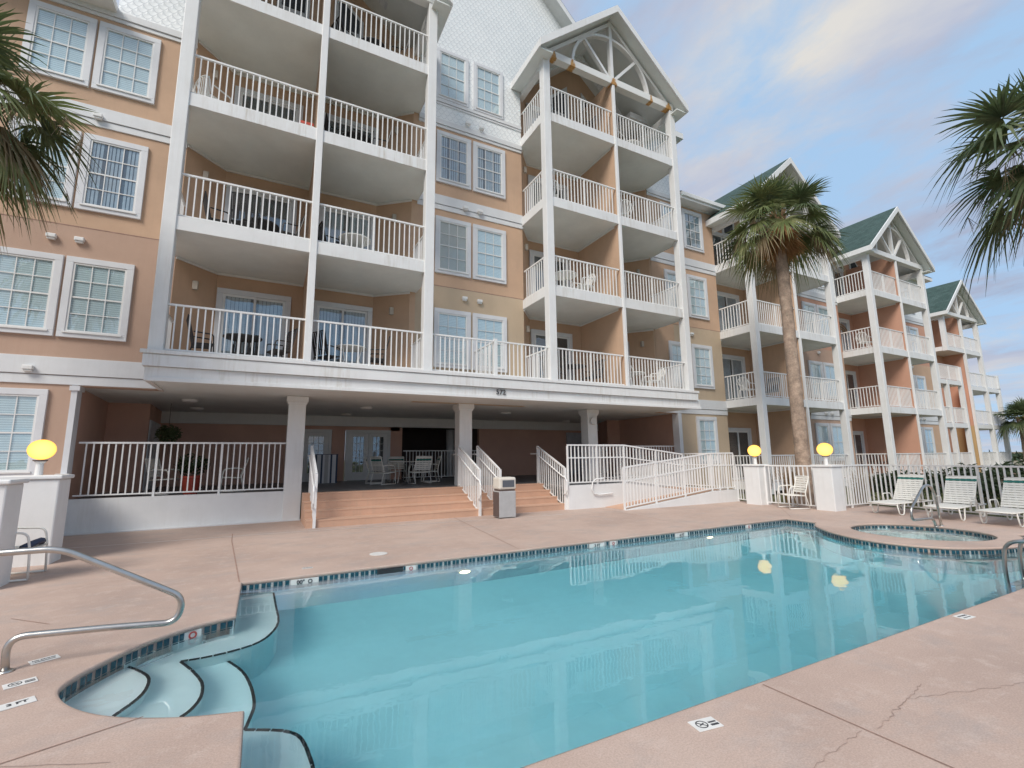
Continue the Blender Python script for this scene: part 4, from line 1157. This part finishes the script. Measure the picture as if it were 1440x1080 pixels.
# ------------------------------------------------------------------ bins
tb = thing('trash_bin', 'grey square trash bin with a cream hood standing at the foot of the steps', 'trash bin', (5.45, -.67, 0), 0)
x0, y0, x1, y1 = 5.22, -.85, 5.68, -.48
MB().box(x0, y0, .02, x1, y1, .66).build('body', M['grey_plastic'], tb, bevel=.012)
mb = MB()
for i in range(8): mb.box(x0 - .012, y0 + .02 + i * .042, .04, x0 - .0005, y0 + .052 + i * .042, .64)
mb.build('side_slats', M['bin_side'], tb)
MB().box(x0 + .02, y0 + .02, .6605, x1 - .02, y1 - .02, .70).build('neck', M['bin_side'], tb)
hd = MB().box(x0 - .01, y0 - .01, .7005, x1 + .01, y1 + .01, 1.0).build('hood', M['bin_top'], tb, bevel=.04)
MB().box(x0 + .08, y0 - .018, .76, x1 - .05, y0 - .0105, .93).build('flap', M['bin_dark'], hd, bevel=.003)
tw = thing('towel_bin', 'striped navy and white fabric bin beside the french doors on the porch', 'towel bin', (1.9, 6.5, PF))
mb = MB(); xs = [1.55 + i * .062 for i in range(13)]
for i in range(12):
    mb.mi = [1, 0, 0, 1, 0, 2, 2, 0, 1, 0, 0, 1][i]; mb.box(xs[i], 6.2, PF, xs[i + 1] - .001, 6.75, PF + .98)
mb.build('body', [M['trim'], M['navy'], M['grey_plastic']], tw)
MB().box(1.54, 6.19, PF + .9805, 2.305, 6.76, PF + 1.0).build('lid', M['navy'], tw)

# ------------------------------------------------------------------ plants on the porch
def leaf_clump(mb, c, r, n, size, seed, squash=1.0, drop=0):
    rnd = random.Random(seed)
    for i in range(n):
        d = Vector((rnd.gauss(0, 1), rnd.gauss(0, 1), rnd.gauss(0, 1) * squash)).normalized() * (r * rnd.random() ** .45)
        p = Vector(c) + Vector((d.x, d.y, d.z * squash - drop * rnd.random()))
        a = Vector((rnd.uniform(-1, 1), rnd.uniform(-1, 1), rnd.uniform(-.8, .8))).normalized(); b = a.cross(Vector((rnd.uniform(-1, 1), rnd.uniform(-1, 1), rnd.uniform(-1, 1)))).normalized()
        l = size * rnd.uniform(.6, 1.4)
        mb.face([p - a * l, p - b * l * .28, p + a * l, p + b * l * .28])
pt = thing('potted_plant', 'bushy green plant in a red pot behind the left porch railing', 'potted plant', (-1.62, 2.9, PF))
MB().lathe([(.15, 0), (.22, .40), (.24, .40), (.24, .45), (.19, .45), (.18, .38)], (-1.62, 2.9, PF), 24).build('pot', M['redpot'], pt, smooth=False)
mb = MB(); leaf_clump(mb, (-1.62, 2.9, PF + .72), .38, 420, .07, 4, .8); mb.build('foliage', M['shrub'], pt, fix=False)
hb = thing('hanging_plant', 'dark round hanging plant against the back of the porch near the louvred doors', 'hanging plant', (-2.45, 4.6, 2.3))
mb = MB(); leaf_clump(mb, (-2.45, 4.6, 2.25), .30, 700, .06, 9, .9); mb.build('foliage', M['frond_dark'], hb, fix=False)
mb = MB(); mb.tube([(-2.45, 4.6, 2.3), (-2.45, 4.6, 3.12)], .006, 6); mb.build('hanger', M['black'], hb)
p3 = dup(p2, (-2.2, 3.1, PF), R(-20), 'white strap armchair left of the red pot behind the porch railing')
dup(p2, (-.75, 3.3, PF), R(185), 'white strap armchair right of the red pot behind the porch railing')

# ------------------------------------------------------------------ balcony furniture
def dark_chair():
    """dark sling armchair facing +x"""
    o = thing('balcony_chair', 'x', 'balcony chair'); r = .016; fr = MB()
    for s in (-1, 1):
        y = s * .27
        fr.tube(round_path([(.24, y, 0), (.20, y, .62), (-.18, y, .64)], .07, 5), r, 6)
        fr.tube(round_path([(-.26, y, 0), (-.16, y, .42), (-.30, y, 1.0)], .05, 5), r, 6)
        fr.tube([(.23, y, .40), (-.17, y, .38)], r, 6)
    fr.tube([(-.30, -.27, 1.0), (-.30, .27, 1.0)], r, 6)
    fr.build('frame', M['black'], o)
    MB().beam((.22, 0, .405), (-.17, 0, .385), .52, .014, up=(0, 0, 1)).build('seat', M['darkwicker'], o)
    mb = MB()
    for i in range(6): 
        y = -.22 + i * .088; mb.beam((-.17, y, .42), (-.295, y, .98), .05, .01, up=(1, 0, 0))
    mb.build('backrest', M['darkwicker'], o)
    return o
def white_chair():
    """white moulded plastic armchair with a fan back, facing +x"""
    o = thing('plastic_chair', 'x', 'balcony chair')
    for sx in (-.24, .22):
        for s in (-1, 1): MB().beam((sx * 1.1, s * .26, 0), (sx, s * .22, .42), .035, .035).build('leg', M['plastic'], o)
    MB().box(-.24, -.24, .41, .24, .24, .435).build('seat', M['plastic'], o, bevel=.01)
    for s in (-1, 1): MB().tube(round_path([(.22, s * .25, .42), (.22, s * .28, .64), (-.22, s * .28, .66)], .06, 5), .018, 8).build('armrest', M['plastic'], o)
    mb = MB()
    for i in range(-3, 4): mb.beam((-.22, i * .045, .43), (-.32, i * .075, .90 - abs(i) * .018), .030, .012, up=(1, 0, 0))
    pts = [(-.31 - .012 * math.sin(PI * k / 10), .27 * math.cos(PI * k / 10), .66 + .26 * math.sin(PI * k / 10)) for k in range(11)]
    mb.tube([(-.24, .25, .45)] + pts + [(-.24, -.25, .45)], .017, 8)
    mb.build('backrest', M['plastic'], o)
    return o
def bal_table(fm, top, nm='balcony_table'):
    o = thing(nm, 'x', 'balcony table')
    MB().lathe([(.42, .69), (.42, .715)], (0, 0, 0), 24).build('tabletop', top, o)
    for k in range(4):
        t = PI / 4 + k * PI / 2; c, s = math.cos(t), math.sin(t)
        MB().tube([(c * .34, s * .34, .69), (c * .25, s * .25, .35), (c * .36, s * .36, 0)], .016, 6).build('leg', fm, o)
    return o
protos = {}
lvn = {Z1: 'first balcony level', Z2: 'second balcony level', Z3: 'third balcony level', Z4: 'fourth balcony level', .42: 'ground patio'}
grp = {'d': 'dark chairs on the balconies', 'w': 'white plastic chairs on the balconies', 'T': 'dark balcony tables', 't': 'white balcony tables'}
def place(kind, x, y, z, rz, where, extra=''):
    nm = {'d': 'dark sling armchair', 'w': 'white plastic armchair', 'T': 'dark round table', 't': 'white round table'}[kind]
    lab = f'{nm}{extra}, {lvn[z]}, {where}'
    if kind not in protos:
        o = {'d': dark_chair, 'w': white_chair, 'T': lambda: bal_table(M['black'], M['darkwicker']), 't': lambda: bal_table(M['plastic'], M['plastic'])}[kind]()
        protos[kind] = o; o.location = (x, y, z); o.rotation_euler = (0, 0, R(rz)); o['label'] = lab; o['group'] = grp[kind]; return o
    return dup(protos[kind], (x, y, z), R(rz), lab, grp[kind])
LL = 'left bay, left half'; LR = 'left bay, right half'; GL = 'middle bay, left half'; GR = 'middle bay, right half'
F = [
 ('d', -1.45, .95, Z1, 10, LL, ' at the far left'), ('d', .15, 1.0, Z1, 200, LL, ' beside the divider wall'), ('T', -.65, 1.15, Z1, 0, LL, ''), ('d', -.6, 1.75, Z1, -90, LL, ' by the door'),
 ('d', 1.25, 1.1, Z1, 30, LR, ' with a slatted back'), ('t', 1.85, 1.2, Z1, 0, LR, ''), ('d', 2.5, 1.0, Z1, 170, LR, ' towards the right'),
 ('d', -1.35, .9, Z2, 10, LL, ' at the far left'), ('d', -.75, .6, Z2, 80, LL, ' near the railing'), ('T', -.45, 1.2, Z2, 0, LL, ''), ('d', .2, .9, Z2, 190, LL, ' beside the divider wall'), ('d', -.3, 1.8, Z2, -90, LL, ' by the door'),
 ('d', 1.2, 1.2, Z2, 10, LR, ' against the divider wall'), ('t', 1.8, 1.0, Z2, 0, LR, ''), ('d', 1.75, 1.7, Z2, -80, LR, ' by the door'),
 ('w', -1.62, .75, Z3, 40, LL, ''), ('d', 1.2, .9, Z3, 0, LR, ' against the divider wall'), ('d', 2.3, .8, Z3, 180, LR, ' towards the right'), ('T', 1.75, 1.0, Z3, 0, LR, ''), ('d', 2.0, 1.7, Z3, -90, LR, ' by the door'),
 ('d', -1.2, .9, Z4, 30, LL, ' at the far left'), ('T', -.3, 1.1, Z4, 0, LL, ''), ('d', 1.3, .8, Z4, 20, LR, ' against the divider wall'), ('d', 1.5, 1.5, Z4, -60, LR, ' by the door'), ('T', 2.05, .9, Z4, 0, LR, ''), ('d', 2.7, .7, Z4, 180, LR, ' towards the right'),
 ('d', 8.0, .9, Z1, 0, GL, ' beside the corner post'), ('T', 8.8, .9, Z1, 0, GL, ''), ('d', 9.6, .9, Z1, 180, GL, ' beside the divider wall'), ('w', 10.9, .9, Z1, 60, GR, ' near the divider wall'), ('w', 12.2, .8, Z1, 160, GR, ' by the right post'), ('t', 11.55, 1.1, Z1, 0, GR, ''),
 ('t', 8.35, .6, Z2, 0, GL, ''), ('w', 9.1, .6, Z2, 180, GL, ''), ('d', 10.7, 1.0, Z2, 0, GR, ''),
 ('w', 7.95, .7, Z3, 60, GL, ''), ('w', 10.9, .6, Z3, 90, GR, ' near the divider wall'),
 ('d', 8.3, 1.0, Z4, 20, GL, ' near the door'), ('d', 9.5, .7, Z4, 180, GL, ' beside the divider wall'), ('w', 10.9, .7, Z4, 20, GR, ' near the divider wall'), ('t', 11.8, .9, Z4, 0, GR, ''),
 ('w', 17.5, .9, Z1, 0, 'bay behind the palm', ' by the corner'), ('d', 18.8, .8, Z1, 180, 'bay behind the palm', ''), ('w', 26.9, .8, Z2, 0, 'salmon bay', ''), ('d', 27.9, .8, .42, 180, 'salmon bay', ''), ('d', 26.95, 1.0, .42, 0, 'salmon bay', ' at the corner'),
]
for f in F: place(*f)
o = MB(); o.box(.25, .5, Z3 + .42, .60, .75, Z3 + .50); tag(o.build('folded_towel', M['reddish'], None, bevel=.01), 'red towel draped low beside the divider wall on the third level, left bay', 'towel')
st = MB()
for dx, dy in ((.02, .02), (.31, .02), (.02, .21), (.31, .21)): st.box(.25 + dx, .5 + dy, Z3, .27 + dx, .52 + dy, Z3 + .40)
st.box(.25, .5, Z3 + .40, .60, .75, Z3 + .418)
tag(st.build('small_stool', M['plastic'], None), 'small white stool under the red towel on the third level, left bay', 'stool')
# boat-shaped wall ornament and starfish on the salmon bay
mb = MB(); 
for r_, y_ in ((.55, 0), (.42, 0), (.28, .0)):
    mb.tube([(27.7 + r_ * 1.3 * math.cos(PI * k / 12), 2.28, Z2 + 1.35 + r_ * math.sin(PI * k / 12)) for k in range(13)], .03, 6)
tag(mb.build('wall_ornament', M['boots'], None), 'brown arched wall ornament above the balcony of the salmon bay', 'wall ornament')

# ------------------------------------------------------------------ palms
def fan(mb, hub, d, up, Rr, nb, spread, droop, rnd, split=.5, wmul=1.0):
    wmul = wmul * rnd.uniform(.9, 1.25)
    d = d.normalized(); sd = d.cross(up).normalized(); n = sd.cross(d).normalized()
    for i in range(nb):
        a = (-spread + 2 * spread * i / (nb - 1)) + rnd.uniform(-.03, .03)
        v = (d * math.cos(a) + sd * math.sin(a)); v = (v + n * (.10 + .12 * abs(math.sin(a)))).normalized()
        l = Rr * (.80 + .2 * math.cos(a * .7)) * rnd.uniform(.88, 1.1)
        w = l * .025 * wmul
        wv = v.cross(n).normalized()
        dr = droop * rnd.uniform(.7, 1.5)
        pts = []
        for t in (0.02, .30, .55, .78, 1.0):
            p = hub + v * (l * t) + Vector((0, 0, -1)) * (dr * l * max(0, t - .25) ** 1.7)
            p += wv * rnd.uniform(-.02, .02) * t * l
            pts.append(p)
        ws = (w * .25, w * .95, w, w * .5, w * .06)
        tw = wv * math.cos(.35) + n * math.sin(.35) * (1 if i % 2 else -1)
        for k in range(4):
            mb.face([pts[k] - tw * ws[k], pts[k] + tw * ws[k], pts[k + 1] + tw * ws[k + 1], pts[k + 1] - tw * ws[k + 1]])
def palm(name, label, x, y, zc, tr, spec, seed, skirt=True, base=-.1, lean=(0, 0), dia=.36, hang=0):
    """fan palm: spec rows are (count, elevation range, petiole, radius, droop, material index)"""
    rnd = random.Random(seed)
    o = thing(name, label, 'palm tree', (x, y, 0))
    c = Vector((x + lean[0], y + lean[1], zc))
    mb = MB(); K = 110; pts = []; rr = []
    for k in range(K + 1):
        t = k / K; pts.append((x + lean[0] * t * t, y + lean[1] * t * t, base + (zc - .25 - base) * t)); rr.append((dia * (1 - .22 * t) + (.10 * (1 - t * 9) if t < .11 else 0)) * (1 + .03 * rnd.uniform(-1, 1) + .03 * (k % 3 == 0)))
    mb.tube(pts, rr, 20); mb.build('trunk', M['bark'], o, smooth=True)
    if skirt:
        mb = MB()
        for i in range(90):
            a = rnd.uniform(0, 2 * PI); z = zc - .15 - rnd.random() * 1.0; r0 = dia * .72
            p = Vector((c.x + math.cos(a) * r0, c.y + math.sin(a) * r0, z)); q = p + Vector((math.cos(a) * .12, math.sin(a) * .12, .30))
            mb.beam(p, q, .05, .02)
        mb.build('leaf_bases', M['boots'], o)
    cr = MB()
    for (cnt, e0, e1, pet, rad, dr, mi) in spec:
        for i in range(cnt):
            az = 2 * PI * (i + rnd.uniform(-.35, .35)) / cnt + rnd.uniform(0, .5) + e0; el = R(rnd.uniform(e0, e1)) if e1 > e0 else R(e0)
            d = Vector((math.cos(az) * math.cos(el), math.sin(az) * math.cos(el), math.sin(el)))
            L0 = pet * rnd.uniform(.8, 1.15); p0 = c + Vector((0, 0, rnd.uniform(-.25, .1)))
            sag = .18 * L0 * L0 * (1.5 if el < .4 else .8)
            P = [p0 + d * (L0 * t) - Vector((0, 0, sag * t * t)) for t in (0, .33, .66, 1.0)]
            cr.mi = 2 if mi >= 2 else 0
            cr.tube([tuple(p) for p in P], [.028, .02, .016, .012], 5, caps=False)
            dd = (P[3] - P[2]).normalized(); up = Vector((0, 0, 1)) if abs(dd.z) < .93 else Vector((math.cos(az), math.sin(az), 0)) * -1
            cr.mi = mi if mi != 0 else rnd.choice((0, 0, 0, 1))
            fan(cr, P[3], dd, up, rad * rnd.uniform(.85, 1.1), 40, R(115) if mi < 3 else R(48), dr * rnd.uniform(.7, 1.4), rnd)
    if hang:   # dry flower stalks arching out and drooping
        cr.mi = 2
        for i in range(hang):
            az = rnd.uniform(0, 2 * PI); d = Vector((math.cos(az), math.sin(az), .1)); l = rnd.uniform(1.3, 2.0)
            P = [c + d * (l * t) + Vector((0, 0, .25 * t - 1.1 * t ** 3)) for t in [k / 7 for k in range(8)]]
            cr.tube([tuple(p) for p in P], [.016 - .0015 * k for k in range(8)], 4, caps=False)
            for k in range(3, 8):
                for j in range(5):
                    q = P[k] + Vector((rnd.uniform(-.12, .12), rnd.uniform(-.12, .12), -rnd.uniform(.15, .45))); cr.beam(P[k], q, .006, .006)
    cr.build('crown', [M['frond'], M['frond_dark'], M['frond_dry'], M['frond_brown']], o, fix=False)
    return o
palm('fan_palm', 'tall fan palm with a shaggy brown skirt in front of the balconies right of centre', 14.25, -3.0, 9.1, None,
     [(6, 58, 82, .75, .95, .2, 0), (9, 28, 52, .95, .95, .35, 0), (9, 0, 24, 1.1, .95, .65, 0), (8, -30, -6, 1.0, .9, 1.0, 0), (5, -42, -12, 1.1, .8, 1.5, 2), (4, -35, 5, 1.15, .8, 1.3, 0), (24, -87, -68, .25, 1.0, .2, 3)], 21, dia=.20, hang=8)
palm('fan_palm', 'fan palm whose green fronds droop into the frame at the upper left', -4.65, -1.85, 7.35, None,
     [(4, 55, 80, .8, .95, .2, 0), (7, 20, 50, 1.0, .95, .45, 0), (7, -5, 20, 1.05, .9, .8, 0), (10, -42, -8, .95, .9, 1.2, 0), (9, -58, -22, .9, .85, 1.3, 2), (10, -84, -60, .45, .75, .4, 3)], 5, dia=.22, hang=9)
palm('fan_palm', 'dark fan palm leaning into the frame at the upper right edge', 11.8, -9.65, 6.85, None,
     [(4, 55, 80, .8, .95, .2, 0), (7, 20, 50, 1.05, 1.0, .45, 1), (8, -5, 20, 1.1, 1.0, .8, 1), (7, -38, -8, 1.0, .95, 1.1, 1), (5, -55, -30, .8, .85, 1.1, 2), (10, -84, -60, .45, .75, .4, 3)], 8, dia=.22, hang=8)
palm('fan_palm', 'small distant palm beyond the end wing at the right edge', 50.2, 1.9, 4.0, None,
     [(6, 50, 80, .8, 1.1, .3, 1), (9, 10, 45, 1.0, 1.2, .6, 1), (9, -35, 5, 1.0, 1.1, 1.1, 1)], 3, dia=.34)
palm('fan_palm', 'fan palm with only a frond showing, low at the right edge', 60.0, -2.2, 4.4, None,
     [(6, 50, 80, .9, 1.3, .3, 1), (9, 10, 45, 1.1, 1.4, .6, 1), (9, -35, 5, 1.1, 1.3, 1.0, 1)], 13, dia=.36)

# ------------------------------------------------------------------ shrubs and far growth
def shrub(x, y, r, h, label, seed, mt='shrub', n=900, size=.11, name='shrub'):
    o = thing(name, label, 'shrub', (x, y, 0), group='shrubs behind the pool fence')
    mb = MB(); rnd = random.Random(seed)
    for i in range(7): 
        a = rnd.uniform(0, 2 * PI); mb.tube([(x, y, -.1), (x + math.cos(a) * r * .5, y + math.sin(a) * r * .5, h * .7)], .015, 5)
    mb.build('stems', M['bark'], o)
    mb = MB()
    for i in range(9):
        a = rnd.uniform(0, 2 * PI); q = rnd.uniform(0, .65) * r
        leaf_clump(mb, (x + math.cos(a) * q, y + math.sin(a) * q, h * rnd.uniform(.3, .78)), r * rnd.uniform(.35, .6), n // 9, size, seed * 31 + i, .8)
    mb.build('foliage', M[mt], o, fix=False)
pos = ['directly behind the right lamp pillar', 'behind the fence corner', 'behind the first lounger', 'between the first and second loungers', 'behind the second lounger',
       'below the salmon bay', 'below the far end of the salmon bay', 'towards the end wing', 'at the foot of the end wing', 'last of the row by the end wing']
for i, (x, y, r, h) in enumerate(((17.3, -4.0, .9, 1.05), (18.5, -4.9, 1.0, 1.15), (20.0, -5.2, 1.0, 1.1), (21.8, -5.6, 1.1, 1.15), (24.0, -5.9, 1.2, 1.2), (27.5, -5.6, 1.4, 1.15), (31.5, -5.8, 1.5, 1.2), (36.5, -5.5, 1.8, 1.2), (43, -4.6, 2.0, 1.1), (49, -4.2, 2.2, 1.1))):
    shrub(x, y, r, h, 'dark leafy shrub ' + pos[i], 40 + i)
for i, (x, y, w) in enumerate(((14.75, -1.3, 'beside the ramp end'), (15.0, -2.1, 'behind the fence between the lamp pillars'), (16.0, -3.6, 'behind the armchair and palm trunk'))):
    o = thing('ornamental_grass', 'tuft of dry brown ornamental grass ' + w, 'grass tuft', (x, y, 0), group='dry grass tufts behind the fence')
    mb = MB(); rnd = random.Random(90 + i)
    for k in range(260):
        a = rnd.uniform(0, 2 * PI); l = rnd.uniform(.7, 1.35); b = Vector((x + rnd.uniform(-.15, .15), y + rnd.uniform(-.15, .15), -.05)); d = Vector((math.cos(a), math.sin(a), 0)); s = rnd.uniform(.1, .5)
        w_ = Vector((-d.y, d.x, 0)) * .006; p1 = b + d * s * .4 * l + Vector((0, 0, l * .65)); p2_ = b + d * s * l + Vector((0, 0, l))
        mb.face([b - w_, b + w_, p1 + w_, p1 - w_]); mb.face([p1 - w_, p1 + w_, p2_])
    mb.build('blades', M['drygrass'], o, fix=False)
mb = MB(); rnd = random.Random(77)
for i in range(16000):
    x = rnd.uniform(15.7, 34); y = rnd.uniform(-9.5, -1.0)
    if x < 16.2 and y > -4: continue
    a = rnd.uniform(0, PI); l = rnd.uniform(.03, .08); d = Vector((math.cos(a), math.sin(a), 0)) * .012; t = Vector((rnd.uniform(-.03, .03), rnd.uniform(-.03, .03), l))
    b = Vector((x, y, -.052)); mb.face([b - d, b + d, b + t])
tag(mb.build('grass', M['lawn'], None, fix=False), 'short green and straw coloured grass beyond the pool fence', 'grass', kind='stuff')
mb = MB(); rnd = random.Random(5)
for k in range(150):
    t = rnd.random(); x = 95 + rnd.uniform(0, 60); y = -60 + 150 * rnd.random()
    leaf_clump(mb, (x, y, .5), rnd.uniform(1.5, 4.0), 60, .9, k, .28)
tag(mb.build('distant_scrub', M['shrub'], None, fix=False), 'low dark scrub along the far shore', 'scrub', kind='stuff')
hl = MB(); hl.prism([(170, -140), (200, -140), (200, 200), (170, 200)], -1, 1.3); tag(hl.build('far_shore', M['sand'], None), kind='structure')

# ------------------------------------------------------------------ sky, light, camera
SUN_EL, SUN_AZ = R(45), R(232)      # azimuth clockwise from +Y
wd = D.worlds.new('World'); SC.world = wd; wd.use_nodes = True
nt = wd.node_tree; nt.nodes.clear()
out = nt.nodes.new('ShaderNodeOutputWorld'); bg = nt.nodes.new('ShaderNodeBackground'); bg.inputs[1].default_value = .09
sky = nt.nodes.new('ShaderNodeTexSky'); sky.sky_type = 'NISHITA'; sky.sun_disc = False; sky.sun_elevation = SUN_EL; sky.sun_rotation = SUN_AZ
sky.air_density = 1.0; sky.dust_density = 1.4; sky.ozone_density = 1.6
co = nt.nodes.new('ShaderNodeTexCoord').outputs['Generated']
sep = nt.nodes.new('ShaderNodeSeparateXYZ'); L(nt, co, sep.inputs[0])
zz = mathn(nt, 'ADD', mathn(nt, 'MAXIMUM', sep.outputs[2], 0.0), .22)
cb = nt.nodes.new('ShaderNodeCombineXYZ')
L(nt, mathn(nt, 'DIVIDE', sep.outputs[0], zz), cb.inputs[0]); L(nt, mathn(nt, 'DIVIDE', sep.outputs[1], zz), cb.inputs[1])
mp = nt.nodes.new('ShaderNodeMapping'); mp.inputs['Rotation'].default_value = (0, 0, R(35)); mp.inputs['Scale'].default_value = (1, .55, 1); mp.inputs['Location'].default_value = (3.1, 1.7, 0)
L(nt, cb.outputs[0], mp.inputs[0])
n1 = N(nt, 'ShaderNodeTexNoise', Scale=1.9, Detail=9, Roughness=.60, Distortion=.25); L(nt, mp.outputs[0], n1.inputs['Vector'])
n2 = N(nt, 'ShaderNodeTexNoise', Scale=1.25, Detail=8, Roughness=.58, Distortion=.3); L(nt, mp.outputs[0], n2.inputs['Vector'])
n3 = N(nt, 'ShaderNodeTexNoise', Scale=5.5, Detail=8, Roughness=.62, Distortion=.4); L(nt, mp.outputs[0], n3.inputs['Vector'])
cover = mathn(nt, 'ADD', mathn(nt, 'MULTIPLY', n1.outputs[0], .65), mathn(nt, 'MULTIPLY', n3.outputs[0], .35))
fac = ramp(nt, cover, [(.43, gray(0)), (.55, gray(1))])
shade = ramp(nt, n2.outputs[0], [(.34, (1.85, 2.12, 2.85)), (.50, (2.5, 2.72, 3.35)), (.66, (3.7, 3.6, 3.45))])
skyb = mix(nt, 1, sky.outputs[0], (1.0, 1.0, 1.0), 'MULTIPLY')
blue = mix(nt, .92, skyb, (2.0, 3.0, 4.25))
L(nt, mix(nt, fac, blue, shade), bg.inputs[0]); L(nt, bg.outputs[0], out.inputs[0])

sl = D.lights.new('sun', 'SUN'); sl.energy = 1.5; sl.angle = R(26); sl.color = (1, .94, .86)
so = D.objects.new('sun', sl); COL.objects.link(so)
dv = Vector((math.sin(SUN_AZ) * math.cos(SUN_EL), math.cos(SUN_AZ) * math.cos(SUN_EL), math.sin(SUN_EL)))
so.rotation_euler = dv.to_track_quat('Z', 'Y').to_euler(); so.location = (0, 0, 30)

cam = D.cameras.new('camera'); cam.sensor_width = 36; cam.lens = 659.42 / 1440 * 36; cam.clip_end = 3000; cam.clip_start = .05
cobj = D.objects.new('camera', cam); COL.objects.link(cobj)
yaw, pitch, roll = R(27.59), R(8.87), -.011765
f = Vector((math.sin(yaw) * math.cos(pitch), math.cos(yaw) * math.cos(pitch), math.sin(pitch)))
r = Vector((math.cos(yaw), -math.sin(yaw), 0)); u = r.cross(f)
r2 = r * math.cos(roll) + u * math.sin(roll); u2 = -r * math.sin(roll) + u * math.cos(roll)
mt = Matrix((r2, u2, -f)).transposed().to_4x4(); mt.translation = (0, -11.58, 1.5)
cobj.matrix_world = mt; SC.camera = cobj
SC.view_settings.view_transform = 'Standard'; SC.view_settings.look = 'None'; SC.view_settings.exposure = 1.18; SC.view_settings.gamma = 1
SC.cycles.max_bounces = 10; SC.cycles.transparent_max_bounces = 12; SC.cycles.transmission_bounces = 8; SC.cycles.diffuse_bounces = 4; SC.cycles.glossy_bounces = 4
SC.cycles.caustics_refractive = True; SC.cycles.caustics_reflective = True; SC.cycles.sample_clamp_indirect = 6
